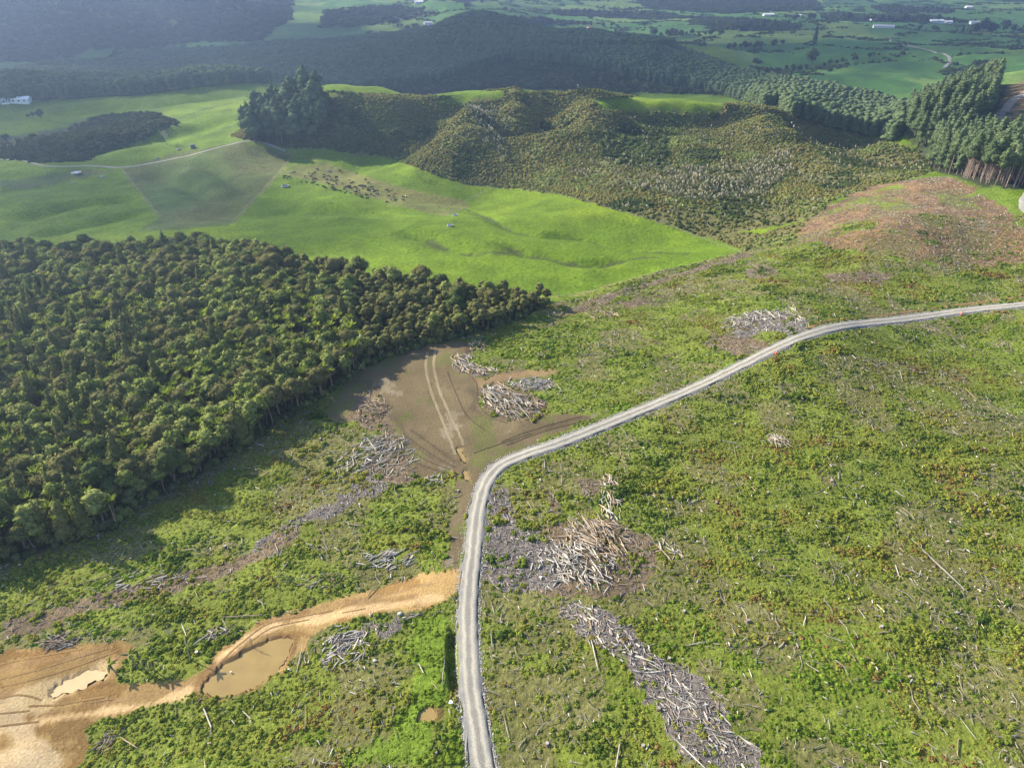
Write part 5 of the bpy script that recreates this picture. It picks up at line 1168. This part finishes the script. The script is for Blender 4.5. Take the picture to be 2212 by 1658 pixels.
# water colour marks on the wet clay stay with the ground
# ------------------------------------------------------------------ clouds above the frame that shade the hills behind
cm, nt, N, L = mat_base('cloud_vapour')
at_ = N('ShaderNodeAttribute'); at_.attribute_name = 'dens'; tr = N('ShaderNodeBsdfTransparent'); df = N('ShaderNodeBsdfDiffuse'); tl = N('ShaderNodeBsdfTranslucent'); m1 = N('ShaderNodeMixShader'); m2_ = N('ShaderNodeMixShader'); o_ = N('ShaderNodeOutputMaterial')
df.inputs[0].default_value = (.9, .9, .9, 1); tl.inputs[0].default_value = (.9, .9, .9, 1); m1.inputs[0].default_value = .5
L(df.outputs[0], m1.inputs[1]); L(tl.outputs[0], m1.inputs[2]); L(at_.outputs['Fac'], m2_.inputs[0]); L(tr.outputs[0], m2_.inputs[1]); L(m1.outputs[0], m2_.inputs[2]); L(m2_.outputs[0], o_.inputs[0])
CZ = 1000.
def cloud(cx, cy_, rx, ry, rot, dens, lab):
    na, nb = 96, 28; v = []; dn = []; f = []
    k_ = (CZ+30)/math.tan(R(SUN_EL)); ox, oy = cx+SUN_H.x*k_, cy_+SUN_H.y*k_
    I_, J_ = np.meshgrid(np.arange(nb), np.arange(na), indexing='ij'); rad = np.where(I_ > 0, (I_+.5)/nb, 0).ravel(); t = (2*math.pi*J_/na).ravel()
    wv = 1+.22*fbm(np.cos(t)*1.6+cx, np.sin(t)*1.6+cy_, 141, 3); a = np.cos(t)*rad*rx*wv; b = np.sin(t)*rad*ry*wv
    x_ = ox+a*math.cos(rot)-b*math.sin(rot); y_ = oy+a*math.sin(rot)+b*math.cos(rot); nz = fbm(x_/170, y_/170, 145, 3); h_ = np.sqrt(np.maximum(0, 1-rad*rad))
    for side in (1, -1):
        v += list(np.stack([x_, y_, CZ+(h_*(90+60*nz) if side > 0 else -h_*30*(1+nz))], -1)); dn += list(dens*sstep(1.0, .45, rad-nz*.35))
    for s in (0, 1):
        b0 = s*na*nb
        for i in range(nb-1):
            for j in range(na): q = (b0+i*na+j, b0+i*na+(j+1) % na, b0+(i+1)*na+(j+1) % na, b0+(i+1)*na+j); f.append(q if s == 0 else q[::-1])
    me = mesh('cloud', v, f, cm, smooth=True); a = me.attributes.new('dens', 'FLOAT', 'POINT'); a.data.foreach_set('value', np.array(dn, np.float32)); link('cloud', me, label=lab, kind='stuff')
cloud(-150,1290,950,520,0,.8,'wide white cloud high above the dark hill')
cloud(950,1550,620,640,.2,.40,'white cloud high above the right farmland')
cloud(-1150,1750,750,650,0,.28,'white cloud high above the left hills')
cloud(-560,770,360,170,.1,.62,'thin cloud veil over the left green ridge')
cloud(-330,470,230,150,-.25,.58,'thin cloud veil over the forest back')

# labels that several things share: say which one by its place among them, where that stays short
groups = {}
for o in sc.objects:
    if o.parent is None and 'group' in o and 'label' in o: groups.setdefault((o['group'], o['label']), []).append(o)
def nth(i): return ('leftmost', '2nd from left', '3rd from left')[i] if i < 3 else f'{i+1}th from left'
for (g, lab), os_ in groups.items():
    if len(os_) < 2: continue
    uv = [project(*np.array(o.location)) for o in os_]; o_ = sorted(range(len(os_)), key=lambda i: float(uv[i][2])); rows = 1 if len(os_) <= 7 else 2 if len(os_) <= 14 else 3
    for k, part in enumerate(np.array_split(np.array(o_), rows)):
        pre = '' if rows == 1 else (' in front,', ' behind,')[k] if rows == 2 else (' in front,', ' in between,', ' at back,')[k]
        for j, i in enumerate(sorted(part, key=lambda i: float(uv[i][0]))):
            n = f"{lab},{pre} {nth(j) if len(part) > 1 else 'alone'}".replace(', alone', '')
            if len(n.split()) <= 16: os_[i]['label'] = n

# ------------------------------------------------------------------ haze
hz = MB(); zt = 780; hz.box(-5200, -700, -320, 5200, 9600, zt)
hm, nt, N, L = mat_base('haze_air')
pv = N('ShaderNodeVolumePrincipled'); o = N('ShaderNodeOutputMaterial'); L(pv.outputs[0], o.inputs['Volume'])
pv.inputs['Density'].default_value = HAZE; pv.inputs['Color'].default_value = (.42, .60, 1, 1); pv.inputs['Anisotropy'].default_value = .65
link('haze', hz.mesh('haze', hm), label='thin blue haze over the valley', kind='stuff')
